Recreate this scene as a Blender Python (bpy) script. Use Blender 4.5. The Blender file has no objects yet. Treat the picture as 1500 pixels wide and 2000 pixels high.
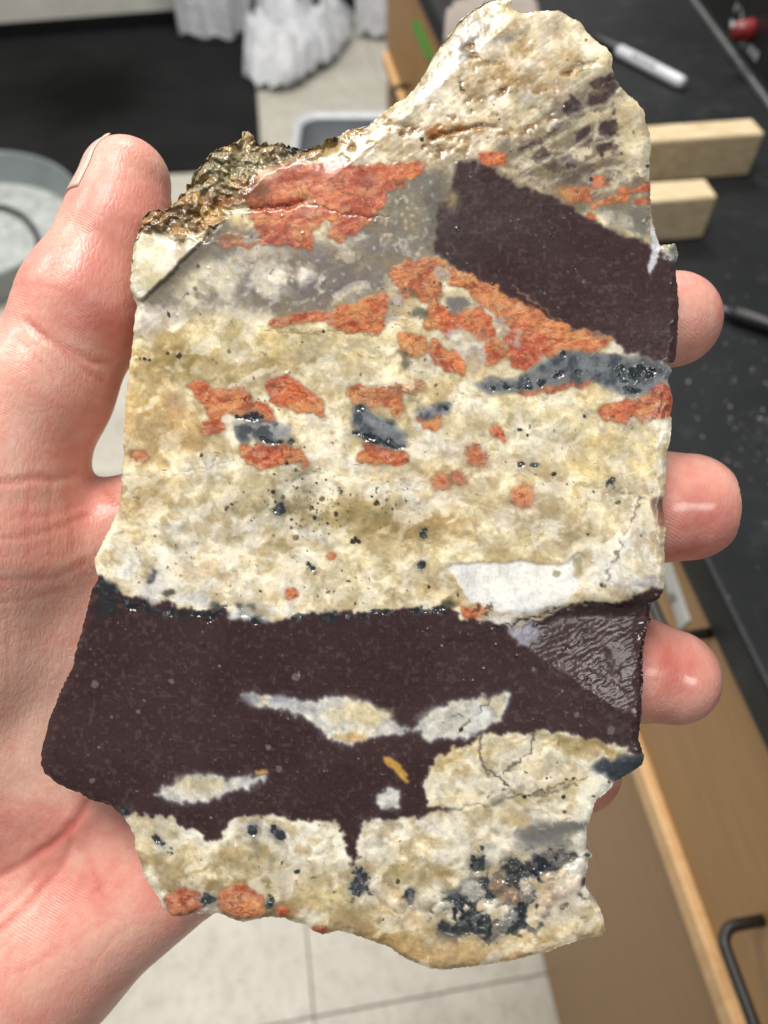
import bpy, bmesh, math, random
import numpy as np
from mathutils import Matrix, Vector

# ---------------------------------------------------------------- camera, light, exposure
scene = bpy.context.scene
PITCH = math.radians(53.0)                       # the camera looks down 53 degrees
CAM = Vector((0.0, 0.0, 1.115))                  # metres above the floor
FPX = 1500.0                                     # focal length for a frame 1500 wide and 2000 high
FW = Vector((0, math.cos(PITCH), -math.sin(PITCH))); UP = Vector((0, math.sin(PITCH), math.cos(PITCH))); RT = Vector((1, 0, 0))
camd = bpy.data.cameras.new('camera'); cam = bpy.data.objects.new('camera', camd); scene.collection.objects.link(cam)
cam.matrix_world = Matrix((( RT.x, UP.x, -FW.x, CAM.x), (RT.y, UP.y, -FW.y, CAM.y), (RT.z, UP.z, -FW.z, CAM.z), (0, 0, 0, 1)))
camd.sensor_fit = 'HORIZONTAL'; camd.sensor_width = 36.0; camd.lens = 36.0
camd.clip_start = 0.01; camd.clip_end = 50
camd.dof.use_dof = True; camd.dof.focus_distance = 0.151; camd.dof.aperture_fstop = 19.0
scene.camera = cam

world = bpy.data.worlds.new('World'); scene.world = world; world.use_nodes = True
bgn = world.node_tree.nodes['Background']; bgn.inputs['Color'].default_value = (.93, .96, 1.0, 1); bgn.inputs['Strength'].default_value = 0.22

def area_lamp(name, loc, target, sx, sy, watts, col=(1, .97, .92)):
    d = bpy.data.lights.new(name, 'AREA'); d.shape = 'RECTANGLE'; d.size = sx; d.size_y = sy; d.energy = watts; d.color = col
    o = bpy.data.objects.new(name, d); scene.collection.objects.link(o)
    o.location = loc; o.rotation_euler = (Vector(target) - Vector(loc)).to_track_quat('-Z', 'Y').to_euler()
    return o
area_lamp('ceiling_lamp', (-0.38, 0.35, 2.55), (-0.38, 0.35, 0), 0.62, 0.62, 29)
area_lamp('ceiling_lamp', (-0.12, 1.9, 2.55), (-0.12, 1.9, 0), 0.62, 0.62, 36)
area_lamp('ceiling_lamp', (1.12, -1.12, 2.55), (1.12, -1.12, 0), 0.62, 0.62, 12)  # unseen lamp, placed so its reflection gives the band facet a sheen
area_lamp('ceiling_lamp', (-1.7, 0.9, 2.55), (-1.7, 0.9, 0), 0.62, 0.62, 30)
vs = scene.view_settings
vs.view_transform = 'Standard'; vs.look = 'None'; vs.exposure = 0.0; vs.gamma = 1.0; vs.use_curve_mapping = False
scene.cycles.use_denoising = True
scene.cycles.max_bounces = 8

# ---------------------------------------------------------------- helpers
def lin(c):
    c = np.asarray(c, float)
    return np.where(c <= .04045, c / 12.92, ((c + .055) / 1.055) ** 2.4)
def srgb(r, g, b): return tuple(float(x) for x in lin(np.array((r, g, b)) / 255.0)) + (1.0,)

def ray(px, py): return (FW + RT * ((px - 750) / FPX) + UP * ((1000 - py) / FPX))
def on_z(px, py, z):
    r = ray(px, py); return CAM + r * ((z - CAM.z) / r.z)
TH = math.radians(9.0)                           # the bench runs 9 degrees left of the view
BU = Vector((-math.sin(TH), math.cos(TH), 0)); BV = Vector((math.cos(TH), math.sin(TH), 0))
BENCH_Z = 0.76; BENCH_EDGE = 0.2118; CAB = 0.2174
def on_face(px, py, v=CAB):
    r = ray(px, py); return CAM + r * (v / r.dot(BV))
def uv(p): q = Vector(p); return q.dot(BU), q.dot(BV)
def buv(u, v, z): return BU * u + BV * v + Vector((0, 0, z))

def link(o, parent=None):
    scene.collection.objects.link(o)
    if parent is not None: o.parent = parent
    return o
def tag(o, label=None, cat=None, group=None, kind=None):
    if label: o['label'] = label
    if cat: o['category'] = cat
    if group: o['group'] = group
    if kind: o['kind'] = kind
    return o
def empty(name, loc=(0, 0, 0)):
    o = bpy.data.objects.new(name, None); o.location = loc; return link(o)
def mesh_obj(name, verts, faces, mat, parent=None, smooth=False):
    me = bpy.data.meshes.new(name); me.from_pydata([tuple(v) for v in verts], [], [tuple(f) for f in faces]); me.update()
    if smooth: me.polygons.foreach_set('use_smooth', [True] * len(me.polygons))
    o = bpy.data.objects.new(name, me); me.materials.append(mat)
    link(o, parent)
    if parent is not None: o.matrix_parent_inverse = Matrix.Translation(-parent.location)
    return o
def bm_obj(name, bm, mat, parent=None, smooth=False):
    me = bpy.data.meshes.new(name); bm.to_mesh(me); bm.free()
    if smooth: me.polygons.foreach_set('use_smooth', [True] * len(me.polygons))
    o = bpy.data.objects.new(name, me); me.materials.append(mat); link(o, parent)
    if parent is not None: o.matrix_parent_inverse = Matrix.Translation(-parent.location)
    return o
def box_bm(origin, ax, ay, az, bevel=0.0, seg=2, bm=None):
    """box spanned by three edge vectors from origin"""
    own = bm is None
    bm = bmesh.new() if own else bm
    o = Vector(origin); c = [Vector(ax), Vector(ay), Vector(az)]
    vs_ = [bm.verts.new(o + c[0] * i + c[1] * j + c[2] * k) for k in (0, 1) for j in (0, 1) for i in (0, 1)]
    for f in ((0, 2, 3, 1), (4, 5, 7, 6), (0, 1, 5, 4), (2, 6, 7, 3), (0, 4, 6, 2), (1, 3, 7, 5)): bm.faces.new([vs_[i] for i in f])
    bmesh.ops.recalc_face_normals(bm, faces=bm.faces)
    if bevel: bmesh.ops.bevel(bm, geom=list(bm.edges), offset=bevel, segments=seg, affect='EDGES', profile=.5)
    return bm
def tube(name, path, radii, mat, parent=None, n=14, caps=True):
    path = [Vector(p) for p in path]; verts = []; faces = []
    prev = None
    for i, p in enumerate(path):
        t = (path[min(i + 1, len(path) - 1)] - path[max(i - 1, 0)]).normalized()
        if prev is None: a = t.orthogonal().normalized()
        else: a = (prev - t * prev.dot(t)).normalized()
        prev = a; b = t.cross(a); r = radii[i] if hasattr(radii, '__len__') else radii
        for k in range(n):
            w = 2 * math.pi * k / n; verts.append(p + (a * math.cos(w) + b * math.sin(w)) * r)
    for i in range(len(path) - 1):
        for k in range(n): faces.append((i * n + k, i * n + (k + 1) % n, (i + 1) * n + (k + 1) % n, (i + 1) * n + k))
    if caps: faces += [tuple(range(n))[::-1], tuple((len(path) - 1) * n + k for k in range(n))]
    return mesh_obj(name, verts, faces, mat, parent, True)

class Nodes:
    def __init__(s, name):
        s.mat = bpy.data.materials.new(name); s.mat.use_nodes = True; s.t = s.mat.node_tree; s.b = s.t.nodes['Principled BSDF']
        s.out = s.t.nodes['Material Output']
    def n(s, kind, **kw):
        nd = s.t.nodes.new(kind)
        for k, v in kw.items():
            if k in nd.inputs.keys() if isinstance(k, str) else False: nd.inputs[k].default_value = v
            else: setattr(nd, k, v)
        return nd
    def l(s, a, b): s.t.links.new(a, b)
    def coord(s): return s.n('ShaderNodeTexCoord').outputs['Object']
    def noise(s, scale, detail=4, rough=.55, vec=None, dist=0.0):
        nd = s.n('ShaderNodeTexNoise'); nd.inputs['Scale'].default_value = scale; nd.inputs['Detail'].default_value = detail; nd.inputs['Roughness'].default_value = rough; nd.inputs['Distortion'].default_value = dist
        s.l(vec if vec is not None else s.coord(), nd.inputs['Vector']); return nd.outputs['Fac']
    def ramp(s, fac, stops):
        nd = s.n('ShaderNodeValToRGB'); e = nd.color_ramp.elements
        while len(e) < len(stops): e.new(.5)
        for el, (p, c) in zip(e, stops): el.position = p; el.color = c if len(c) == 4 else tuple(c) + (1,)
        s.l(fac, nd.inputs['Fac']); return nd.outputs['Color']
    def mix(s, fac, a, b, mode='MIX'):
        nd = s.n('ShaderNodeMix'); nd.data_type = 'RGBA'; nd.blend_type = mode
        for val, i in ((fac, 0), (a, 6), (b, 7)):
            if isinstance(val, (int, float)): nd.inputs[i].default_value = val
            elif isinstance(val, tuple): nd.inputs[i].default_value = val
            else: s.l(val, nd.inputs[i])
        return nd.outputs[2]
    def math(s, op, a, b=0.0, c=0.0):
        nd = s.n('ShaderNodeMath'); nd.operation = op
        for i, v in enumerate((a, b, c)):
            if isinstance(v, (int, float)): nd.inputs[i].default_value = v
            else: s.l(v, nd.inputs[i])
        return nd.outputs[0]
    def bump(s, height, strength=.3, dist=.001, normal=None):
        nd = s.n('ShaderNodeBump'); nd.inputs['Strength'].default_value = strength; nd.inputs['Distance'].default_value = dist
        s.l(height, nd.inputs['Height'])
        if normal is not None: s.l(normal, nd.inputs['Normal'])
        return nd.outputs['Normal']
    def scaled(s, sx, sy, sz, rot=(0, 0, 0), vec=None):
        nd = s.n('ShaderNodeMapping'); nd.inputs['Scale'].default_value = (sx, sy, sz); nd.inputs['Rotation'].default_value = rot
        s.l(vec if vec is not None else s.coord(), nd.inputs['Vector']); return nd.outputs['Vector']
def plain(name, c, rough=.5, var=.12, scale=30, metal=0.0, bump=.0, bscale=200, spec=.5, c2=None):
    m = Nodes(name); f = m.noise(scale, 5)
    d = tuple(x * (1 - var * 2.2) for x in c[:3]) + (1,); l = tuple(min(1, x * (1 + var)) for x in c[:3]) + (1,)
    m.l(m.ramp(f, [(.3, d), (.7, c2 or l)]), m.b.inputs['Base Color'])
    m.b.inputs['Roughness'].default_value = rough; m.b.inputs['Metallic'].default_value = metal; m.b.inputs['Specular IOR Level'].default_value = spec
    if bump: m.l(m.bump(m.noise(bscale, 3), bump, .002), m.b.inputs['Normal'])
    return m.mat

# ---------------------------------------------------------------- setting: floor, wall, bench
def floor_material():
    m = Nodes('vinyl tile'); a = m.noise(9, 6, .6); b = m.noise(55, 5, .7); c = m.noise(240, 2, .5)
    col = m.ramp(a, [(.3, srgb(184, 180, 167)), (.7, srgb(208, 204, 192))])
    col = m.mix(m.ramp(b, [(.48, (0, 0, 0, 1)), (.68, (.75, .75, .75, 1))]), col, srgb(164, 159, 146))
    col = m.mix(m.ramp(c, [(.6, (0, 0, 0, 1)), (.75, (.4, .4, .4, 1))]), col, srgb(168, 164, 154))
    m.l(col, m.b.inputs['Base Color']); m.b.inputs['Roughness'].default_value = .42
    m.l(m.bump(b, .08, .002), m.b.inputs['Normal']); return m.mat
M_floor = floor_material()
M_grout = plain('tile joint', srgb(128, 124, 114), .8)
floor = tag(mesh_obj('floor', [buv(-1.5, -4, -.006), buv(-1.5, 3, -.006), buv(6, 3, -.006), buv(6, -4, -.006)], [(0, 1, 2, 3)][::-1], M_grout), kind='structure')
TS = .457
tu0, tv0 = uv(on_z(800, 1950, 0))[0], uv(on_z(607, 1900, 0))[1]
tile_bm = box_bm((0, 0, -.008), (TS - .0016, 0, 0), (0, TS - .0016, 0), (0, 0, .008), .0007, 1)
tile_me = bpy.data.meshes.new('tile'); tile_bm.to_mesh(tile_me); tile_bm.free(); tile_me.materials.append(M_floor)
rnd = random.Random(3)
cabinet_far = uv(on_face(755, 60))[0]
for i in range(-1, 9):
    for j in range(-6, 2):
        u, v = tu0 + i * TS, tv0 + j * TS
        if v > CAB + .02 and u + TS < cabinet_far: continue
        c = buv(u + TS / 2, v + TS / 2, 0) - CAM
        d = c.dot(FW)
        if d < .25 or abs(c.dot(RT)) / d > .5 + .35 / d or c.dot(UP) / d > .667 + .3 / d: continue
        t = bpy.data.objects.new('tile', tile_me); link(t, floor)
        t.location = buv(u, v, rnd.uniform(-.0004, .0002)); t.rotation_euler = (0, 0, math.pi / 2 + TH); t.scale = (1, -1, 1)

def wood(name, c1, c2, sc=1.0, rough=.45, axis=(1, 14, 14), rot=(0, 0, 0)):
    m = Nodes(name); v = m.scaled(*axis, rot=rot)
    f = m.noise(6 * sc, 6, .6, v, .6); g = m.noise(60 * sc, 3, .6, v)
    col = m.mix(m.ramp(g, [(.35, (0, 0, 0, 1)), (.75, (.5, .5, .5, 1))]), m.ramp(f, [(.3, c1), (.7, c2)]), tuple(x * .7 for x in c1[:3]) + (1,))
    m.l(col, m.b.inputs['Base Color']); m.b.inputs['Roughness'].default_value = rough; m.l(m.bump(g, .08, .001), m.b.inputs['Normal']); return m.mat
M_lam = wood('brown laminate', srgb(156, 116, 66), srgb(174, 132, 80), 1, .42, (3, 3, 26), (0, 0, -TH))
M_lam2 = wood('brown laminate lower', srgb(148, 112, 70), srgb(164, 126, 82), 1, .45, (3, 3, 26), (0, 0, -TH))
M_strip = wood('bare wood edge', srgb(222, 172, 112), srgb(240, 200, 146), 1.4, .4, (12, 12, 3), (0, 0, -TH))

def bench_material():
    m = Nodes('black epoxy top'); a = m.noise(5, 6, .65); b = m.noise(38, 6, .7); c = m.noise(130, 3, .6)
    col = m.ramp(a, [(.3, srgb(24, 25, 26)), (.7, srgb(36, 38, 40))])
    col = m.mix(m.ramp(b, [(.56, (0, 0, 0, 1)), (.78, (.5, .5, .5, 1))]), col, srgb(66, 68, 70))
    col = m.mix(m.ramp(c, [(.68, (0, 0, 0, 1)), (.80, (.6, .6, .6, 1))]), col, srgb(96, 98, 98))
    m.l(col, m.b.inputs['Base Color']); m.b.inputs['Specular IOR Level'].default_value = .22; m.l(m.ramp(b, [(.3, (.42,) * 3), (.7, (.62,) * 3)]), m.b.inputs['Roughness']); m.l(m.bump(c, .12, .001), m.b.inputs['Normal']); return m.mat
M_bench = bench_material()
M_black = plain('black metal', srgb(36, 34, 33), .38, .2, 60)
M_dark = plain('black plastic', srgb(26, 26, 27), .4, .2, 40)

bench = tag(empty('lab_bench', buv(1.0, CAB, 0)), 'brown laminate lab bench with a black top and black bar handles', 'lab bench')
U0, U1 = -.55, cabinet_far
top = box_bm(buv(U0, BENCH_EDGE, BENCH_Z - .028), BU * (U1 + .02 - U0), BV * .95, (0, 0, .028), .003, 2)
bm_obj('countertop', top, M_bench, bench)
zs = on_face(1255, 1480).z; zs2 = on_face(1440, 2000).z; ZS = (zs + zs2) / 2
bm_obj('carcass', box_bm(buv(U0 + .01, CAB + .02, .0), BU * (U1 - U0 - .012), BV * .6, (0, 0, BENCH_Z - .030)), M_lam2, bench)
# drawer row above the bare edge, door row below; joints between the fronts
dw = .62
uh = uv(on_face(1490, 1795))[0]
starts = [uh - .17 + dw * k for k in range(-2, 5)]
for s in starts:
    a, b = max(s, U0 + .01), min(s + dw - .003, U1)
    if b - a < .05: continue
    bm_obj('drawer_front', box_bm(buv(a, CAB, ZS + .012), BU * (b - a), BV * .019, (0, 0, BENCH_Z - .031 - ZS - .012), .0012, 1), M_lam, bench)
    bm_obj('door', box_bm(buv(a, CAB + .001, .004), BU * (b - a), BV * .018, (0, 0, ZS - .018), .0012, 1), M_lam2, bench)
bm_obj('wooden_edge', box_bm(buv(U0 + .01, CAB - .007, ZS - .0115), BU * (U1 - U0 - .015), BV * .025, (0, 0, .021), .002, 2), M_strip, bench)
def handle(px, py, length, toward=-1, off=.026, r=.0033):
    p = on_face(px, py); u, v = uv(p); z = p.z
    path = [buv(u, CAB + .002, z)]
    for k in range(7):
        w = k / 6 * math.pi / 2; rr = .010
        path.append(buv(u + toward * rr * (1 - math.cos(w)), CAB - off + rr - rr * math.sin(w), z))
    e = u + toward * length
    for k in range(7):
        w = (1 - k / 6) * math.pi / 2; rr = .010
        path.append(buv(e - toward * rr * (1 - math.cos(w)), CAB - off + rr - rr * math.sin(w), z))
    path.append(buv(e, CAB + .002, z))
    tube('handle', path, r, M_black, bench, 14)
handle(1490, 1797, .13); handle(1388, 1236, .12, 1); handle(800, 168, .12, -1)

M_wall = plain('painted block wall', srgb(206, 204, 194), .6, .06, 12, bump=.2, bscale=60)
M_cove = plain('black vinyl base', srgb(22, 22, 23), .35, .2, 20)
wa, wb = on_z(-500, 121, 0), on_z(1100, -8, 0)
wd = (wb - wa).normalized(); wn = Vector((-wd.y, wd.x, 0)); WL = (wb - wa).length
tag(bm_obj('wall', box_bm(wa - wd * .5, wd * (WL + 1), wn * .12, (0, 0, 1.7)), M_wall), kind='structure')
tag(bm_obj('vinyl_baseboard', box_bm(wa - wd * .5 - wn * .008, wd * (WL + 1), wn * .008, (0, 0, .055), .002, 2), M_cove), 'black vinyl baseboard along the foot of the pale wall', 'baseboard')

# black mat on the floor
def mat_material():
    m = Nodes('black rubber mat'); a = m.noise(4, 5, .6); b = m.noise(90, 4, .7); v = m.scaled(4, 60, 60, (0, 0, -.05)); s = m.noise(5, 3, .6, v)
    col = m.ramp(a, [(.3, srgb(24, 24, 25)), (.7, srgb(36, 36, 37))]); col = m.mix(m.ramp(s, [(.5, (0, 0, 0, 1)), (.8, (.4, .4, .4, 1))]), col, srgb(52, 52, 52))
    vd = m.n('ShaderNodeVectorMath'); vd.operation = 'DISTANCE'; m.l(m.coord(), vd.inputs[0]); vd.inputs[1].default_value = on_z(175, 185, 0)
    wet = m.math('SUBTRACT', m.math('ADD', vd.outputs['Value'], m.math('MULTIPLY', a, .25)), .18)
    col = m.mix(m.ramp(wet, [(.02, (1, 1, 1, 1)), (.22, (0, 0, 0, 1))]), col, srgb(10, 10, 11))
    m.l(col, m.b.inputs['Base Color']); m.b.inputs['Roughness'].default_value = .8; m.b.inputs['Specular IOR Level'].default_value = .12; m.l(m.bump(b, .4, .002), m.b.inputs['Normal']); return m.mat
q = [on_z(-420, 392, 0), on_z(512, 329, 0), on_z(492, 42.5, 0), on_z(-420, 116, 0)]
bm = bmesh.new()
lo = [bm.verts.new((p.x, p.y, .0005)) for p in q]; hi = [bm.verts.new((p.x, p.y, .009)) for p in q]
bm.faces.new(hi); bm.faces.new(lo[::-1])
for k in range(4): bm.faces.new((lo[k], lo[(k + 1) % 4], hi[(k + 1) % 4], hi[k]))
bmesh.ops.bevel(bm, geom=list(bm.edges), offset=.003, segments=2, affect='EDGES')
tag(bm_obj('floor_mat', bm, mat_material()), 'black rubber floor mat with a darker damp patch against the wall', 'mat')
# ---------------------------------------------------------------- mineral map of the slab (numpy, slab coordinates in 0.1 mm)
STEP = 2.2
GX0, GY0, GX1, GY1 = 70.0, -10.0, 1335.0, 1900.0
gx = np.arange(GX0, GX1 + .1, STEP); gy = np.arange(GY0, GY1 + .1, STEP)
U, V = np.meshgrid(gx, gy)
NYG, NXG = U.shape

def pts(s):
    return [tuple(float(c) for c in p.split(',')) for p in s.split()]

_tabs = {}
def vnoise(x, y, seed):
    t = _tabs.get(seed)
    if t is None:
        t = _tabs[seed] = np.random.RandomState(seed).rand(256, 256).astype(np.float32)
    xi = np.floor(x).astype(int); yi = np.floor(y).astype(int)
    fx = x - xi; fy = y - yi
    fx = fx * fx * (3 - 2 * fx); fy = fy * fy * (3 - 2 * fy)
    x0 = xi & 255; x1 = (xi + 1) & 255; y0 = yi & 255; y1 = (yi + 1) & 255
    return (t[y0, x0] * (1 - fx) + t[y0, x1] * fx) * (1 - fy) + (t[y1, x0] * (1 - fx) + t[y1, x1] * fx) * fy

def fbm(sx, sy=None, ang=0.0, octaves=4, seed=1, x=None, y=None):
    x = U if x is None else x; y = V if y is None else y
    sy = sx if sy is None else sy
    c, s = math.cos(ang), math.sin(ang)
    xr = (x * c + y * s) / sx; yr = (-x * s + y * c) / sy
    a, tot, out = 1.0, 0.0, 0.0
    for o in range(octaves):
        out = out + a * vnoise(xr * 2 ** o + 17.3 * o, yr * 2 ** o + 9.1 * o, seed + o)
        tot += a; a *= .55
    return out / tot

def worley(s, seed, x=None, y=None):
    x = U if x is None else x; y = V if y is None else y
    r = np.random.RandomState(seed); jx = r.rand(128, 128); jy = r.rand(128, 128); jv = r.rand(128, 128)
    xs, ys = x / s, y / s
    xi = np.floor(xs).astype(int); yi = np.floor(ys).astype(int)
    f1 = np.full(x.shape, 9.0); f2 = np.full(x.shape, 9.0); cid = np.zeros(x.shape)
    for dy in (-1, 0, 1):
        for dx in (-1, 0, 1):
            a = (xi + dx) & 127; b = (yi + dy) & 127
            d = np.hypot(xi + dx + jx[b, a] - xs, yi + dy + jy[b, a] - ys)
            nearer = d < f1
            f2 = np.where(nearer, f1, np.minimum(f2, d)); cid = np.where(nearer, jv[b, a], cid); f1 = np.where(nearer, d, f1)
    return f1, f2, cid

def sstep(a, b, x):
    t = np.clip((x - a) / (b - a), 0, 1)
    return t * t * (3 - 2 * t)

def pip(x, y, poly):
    ins = np.zeros(x.shape, bool)
    n = len(poly)
    for i in range(n):
        (x1, y1), (x2, y2) = poly[i], poly[(i + 1) % n]
        if y1 == y2: continue
        ins ^= ((y1 > y) != (y2 > y)) & (x < (x2 - x1) * (y - y1) / (y2 - y1) + x1)
    return ins

def blur(a, sig):
    if sig < .3: return a
    r = max(1, int(sig * 2.6)); k = np.exp(-.5 * (np.arange(-r, r + 1) / sig) ** 2); k /= k.sum()
    p = np.pad(a, r, mode='edge'); out = np.zeros_like(a)
    tmp = sum(k[i] * p[:, i:i + a.shape[1]] for i in range(2 * r + 1))
    out = sum(k[i] * tmp[i:i + a.shape[0]] for i in range(2 * r + 1))
    return out

def polydist(x, y, line, closed=False):
    d = np.full(x.shape, 1e9)
    n = len(line)
    for i in range(n if closed else n - 1):
        (x1, y1), (x2, y2) = line[i], line[(i + 1) % n]
        dx, dy = x2 - x1, y2 - y1
        t = np.clip(((x - x1) * dx + (y - y1) * dy) / max(dx * dx + dy * dy, 1e-9), 0, 1)
        d = np.minimum(d, np.hypot(x - x1 - t * dx, y - y1 - t * dy))
    return d

WX1 = (fbm(46, octaves=3, seed=11) - .5) * 2; WY1 = (fbm(46, octaves=3, seed=21) - .5) * 2
WX2 = (fbm(13, octaves=3, seed=31) - .5) * 2; WY2 = (fbm(13, octaves=3, seed=41) - .5) * 2
WX3 = (fbm(5.5, octaves=2, seed=35) - .5) * 2; WY3 = (fbm(5.5, octaves=2, seed=45) - .5) * 2
N90 = fbm(90, octaves=5, seed=51); N40 = fbm(40, octaves=5, seed=61); N20 = fbm(20, octaves=4, seed=71); N8 = fbm(8, octaves=3, seed=81)
N180 = fbm(180, octaves=5, seed=55)
NB = fbm(120, 34, -.06, 5, 91)                      # bedding-parallel mottling
W30 = worley(36, 3, U + 26 * WX1 + 9 * WX2, V + 26 * WY1 + 9 * WY2); W14 = worley(15, 4, U + 4 * WX2, V + 4 * WY2)

COL = np.zeros(U.shape + (3,)); HGT = np.zeros(U.shape); WET = np.full(U.shape, .5); PART = np.zeros(U.shape, int)
PARTS = ['quartz_body']

def rgb(*c): return np.array(c) / 255.0
def put(alpha, c, win=None):
    if win is None: COL[:] = COL * (1 - alpha[..., None]) + c * alpha[..., None]
    else: COL[win] = COL[win] * (1 - alpha[..., None]) + c * alpha[..., None]

def window(xs0, ys0, xs1, ys1, pad=30):
    i0 = max(0, int((ys0 - pad - GY0) / STEP)); i1 = min(NYG, int((ys1 + pad - GY0) / STEP) + 2)
    j0 = max(0, int((xs0 - pad - GX0) / STEP)); j1 = min(NXG, int((xs1 + pad - GX0) / STEP) + 2)
    return (slice(i0, i1), slice(j0, j1))

def stamp(poly, soft=4.0, w1=8.0, w2=6.0):
    if isinstance(poly, str): poly = pts(poly)
    xs = [p[0] for p in poly]; ys = [p[1] for p in poly]
    win = window(min(xs), min(ys), max(xs), max(ys), 30 + w1 + w2 + 3 * soft)
    k3 = 1.0 + .30 * w2
    x = U[win] + w1 * WX1[win] + w2 * 1.25 * WX2[win] + k3 * WX3[win]; y = V[win] + w1 * WY1[win] + w2 * 1.25 * WY2[win] + k3 * WY3[win]
    m = pip(x, y, poly).astype(float)
    return win, blur(m, soft / STEP)

def part(name, win, a, thr=.5):
    PARTS.append(name)
    p = PART[win]; p[a > thr] = len(PARTS) - 1

def zone(cx, cy, rx, ry, c, k=1.0, ang=0.0, rough=.9, n=None):
    rx *= 1.25; ry *= 1.25
    win = window(cx - max(rx, ry) * 1.9, cy - max(rx, ry) * 1.9, cx + max(rx, ry) * 1.9, cy + max(rx, ry) * 1.9, 0)
    x, y = U[win] - cx, V[win] - cy
    co, si = math.cos(ang), math.sin(ang)
    d = np.hypot((x * co + y * si) / rx, (-x * si + y * co) / ry)
    nn = N40[win] if n is None else n[win]
    a = sstep(1.35, .25, d + (nn - .5) * 2.2 * rough) * min(1.0, k * 1.15)
    put(a, rgb(*c), win)

def crack(line, w, c, k=1.0, depth=.25, w1=7, w2=9):
    if isinstance(line, str): line = pts(line)
    xs = [p[0] for p in line]; ys = [p[1] for p in line]
    win = window(min(xs), min(ys), max(xs), max(ys), 25)
    d = polydist(U[win] + w1 * WX1[win] + w2 * WX2[win], V[win] + w1 * WY1[win] + w2 * WY2[win], line)
    mod = sstep(.25, .6, N20[win] * .5 + N40[win] * .5 + .08)
    a = np.exp(-(d / (w * .8)) ** 2) * k * mod
    put(np.clip(a, 0, 1), rgb(*c), win)
    HGT[win] -= .4 * depth * mod * np.exp(-(d / w) ** 2)

def dot(x, y, r, c, k=1.0, squash=1.0, ang=0.0):
    win = window(x - r * 2, y - r * 2, x + r * 2, y + r * 2, 4)
    dx = U[win] - x; dy = V[win] - y
    co, si = math.cos(ang), math.sin(ang)
    d = np.hypot((dx * co + dy * si), (-dx * si + dy * co) / squash) / r + (N8[win] - .5) * 1.1
    put(sstep(1.15, .75, d) * k, rgb(*c), win)

OUTLINE = pts('750,219 774,200 794,192 814,168 830,144 842,120 858,96 882,64 902,36 930,16 954,2 975,-4 996,-2 999,14 1004,20 1022,26 1046,22 1070,20 1090,20 1110,32 1134,44 1144,60 1162,78 1186,94 1195,108 1196,136 1202,156 1218,176 1230,188 1246,200 1258,218 1260,236 1270,260 1271,288 1269,330 1270,376 1271,416 1274,432 1282,460 1290,480 1304,478 1318,474 1325,495 1323,508 1317,515 1320,534 1326,595 1324,643 1320,695 1316,708 1304,713 1312,723 1304,742 1313,773 1314,786 1309,812 1312,817 1307,868 1302,881 1302,913 1297,969 1294,986 1300,1025 1298,1060 1298,1121 1297,1147 1289,1168 1271,1179 1265,1212 1259,1246 1255,1298 1253,1370 1252,1406 1248,1430 1247,1442 1254,1462 1258,1480 1254,1494 1220,1516 1198,1528 1190,1542 1170,1558 1160,1570 1158,1586 1152,1602 1146,1614 1146,1634 1146,1660 1156,1668 1157,1673 1149,1678 1148,1688 1145,1703 1143,1725 1148,1739 1157,1757 1173,1775 1180,1802 1183,1820 1171,1830 1153,1830 1126,1838 1090,1849 1067,1860 1027,1869 990,1879 930,1887 876,1893 840,1892 810,1880 780,1865 762,1850 720,1835 684,1823 660,1817 630,1826 606,1814 594,1805 576,1802 558,1793 528,1790 498,1796 474,1801 444,1790 426,1783 414,1786 384,1783 360,1790 336,1790 318,1772 310,1752 300,1740 280,1710 275,1685 265,1660 262,1630 255,1617 245,1600 220,1575 200,1567 175,1562 155,1547 130,1540 105,1525 88,1512 80,1495 82,1465 88,1440 100,1395 112,1365 135,1315 145,1295 145,1280 160,1235 168,1200 180,1150 192,1130 187,1110 185,1090 195,1070 200,1060 211,1039 222,1017 233,991 237,954 240,907 242,881 238,866 244,826 246,771 253,731 253,716 259,672 263,617 268,597 260,577 255,563 257,523 262,477 272,448 277,430 287,413 300,408 317,412 337,400 353,383 367,367 378,347 387,330 400,317 410,300 427,292 450,283 463,277 473,270 477,258 484,256 495,265 496,282 517,283 533,283 550,277 560,287 583,290 603,293 627,287 643,277 660,267 680,253 703,250 717,247 733,233')

# ---- quartz ground: white, cream, tan and grey clouds
COL[:] = rgb(222, 211, 182)
put(sstep(.44, .62, N90) * .6, rgb(234, 230, 217))
put(sstep(.48, .66, NB) * .6, rgb(208, 186, 136))
put(sstep(.54, .70, N40) * .4, rgb(190, 176, 146))
put(sstep(.54, .70, fbm(60, octaves=5, seed=131)) * .4, rgb(238, 237, 231))
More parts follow.
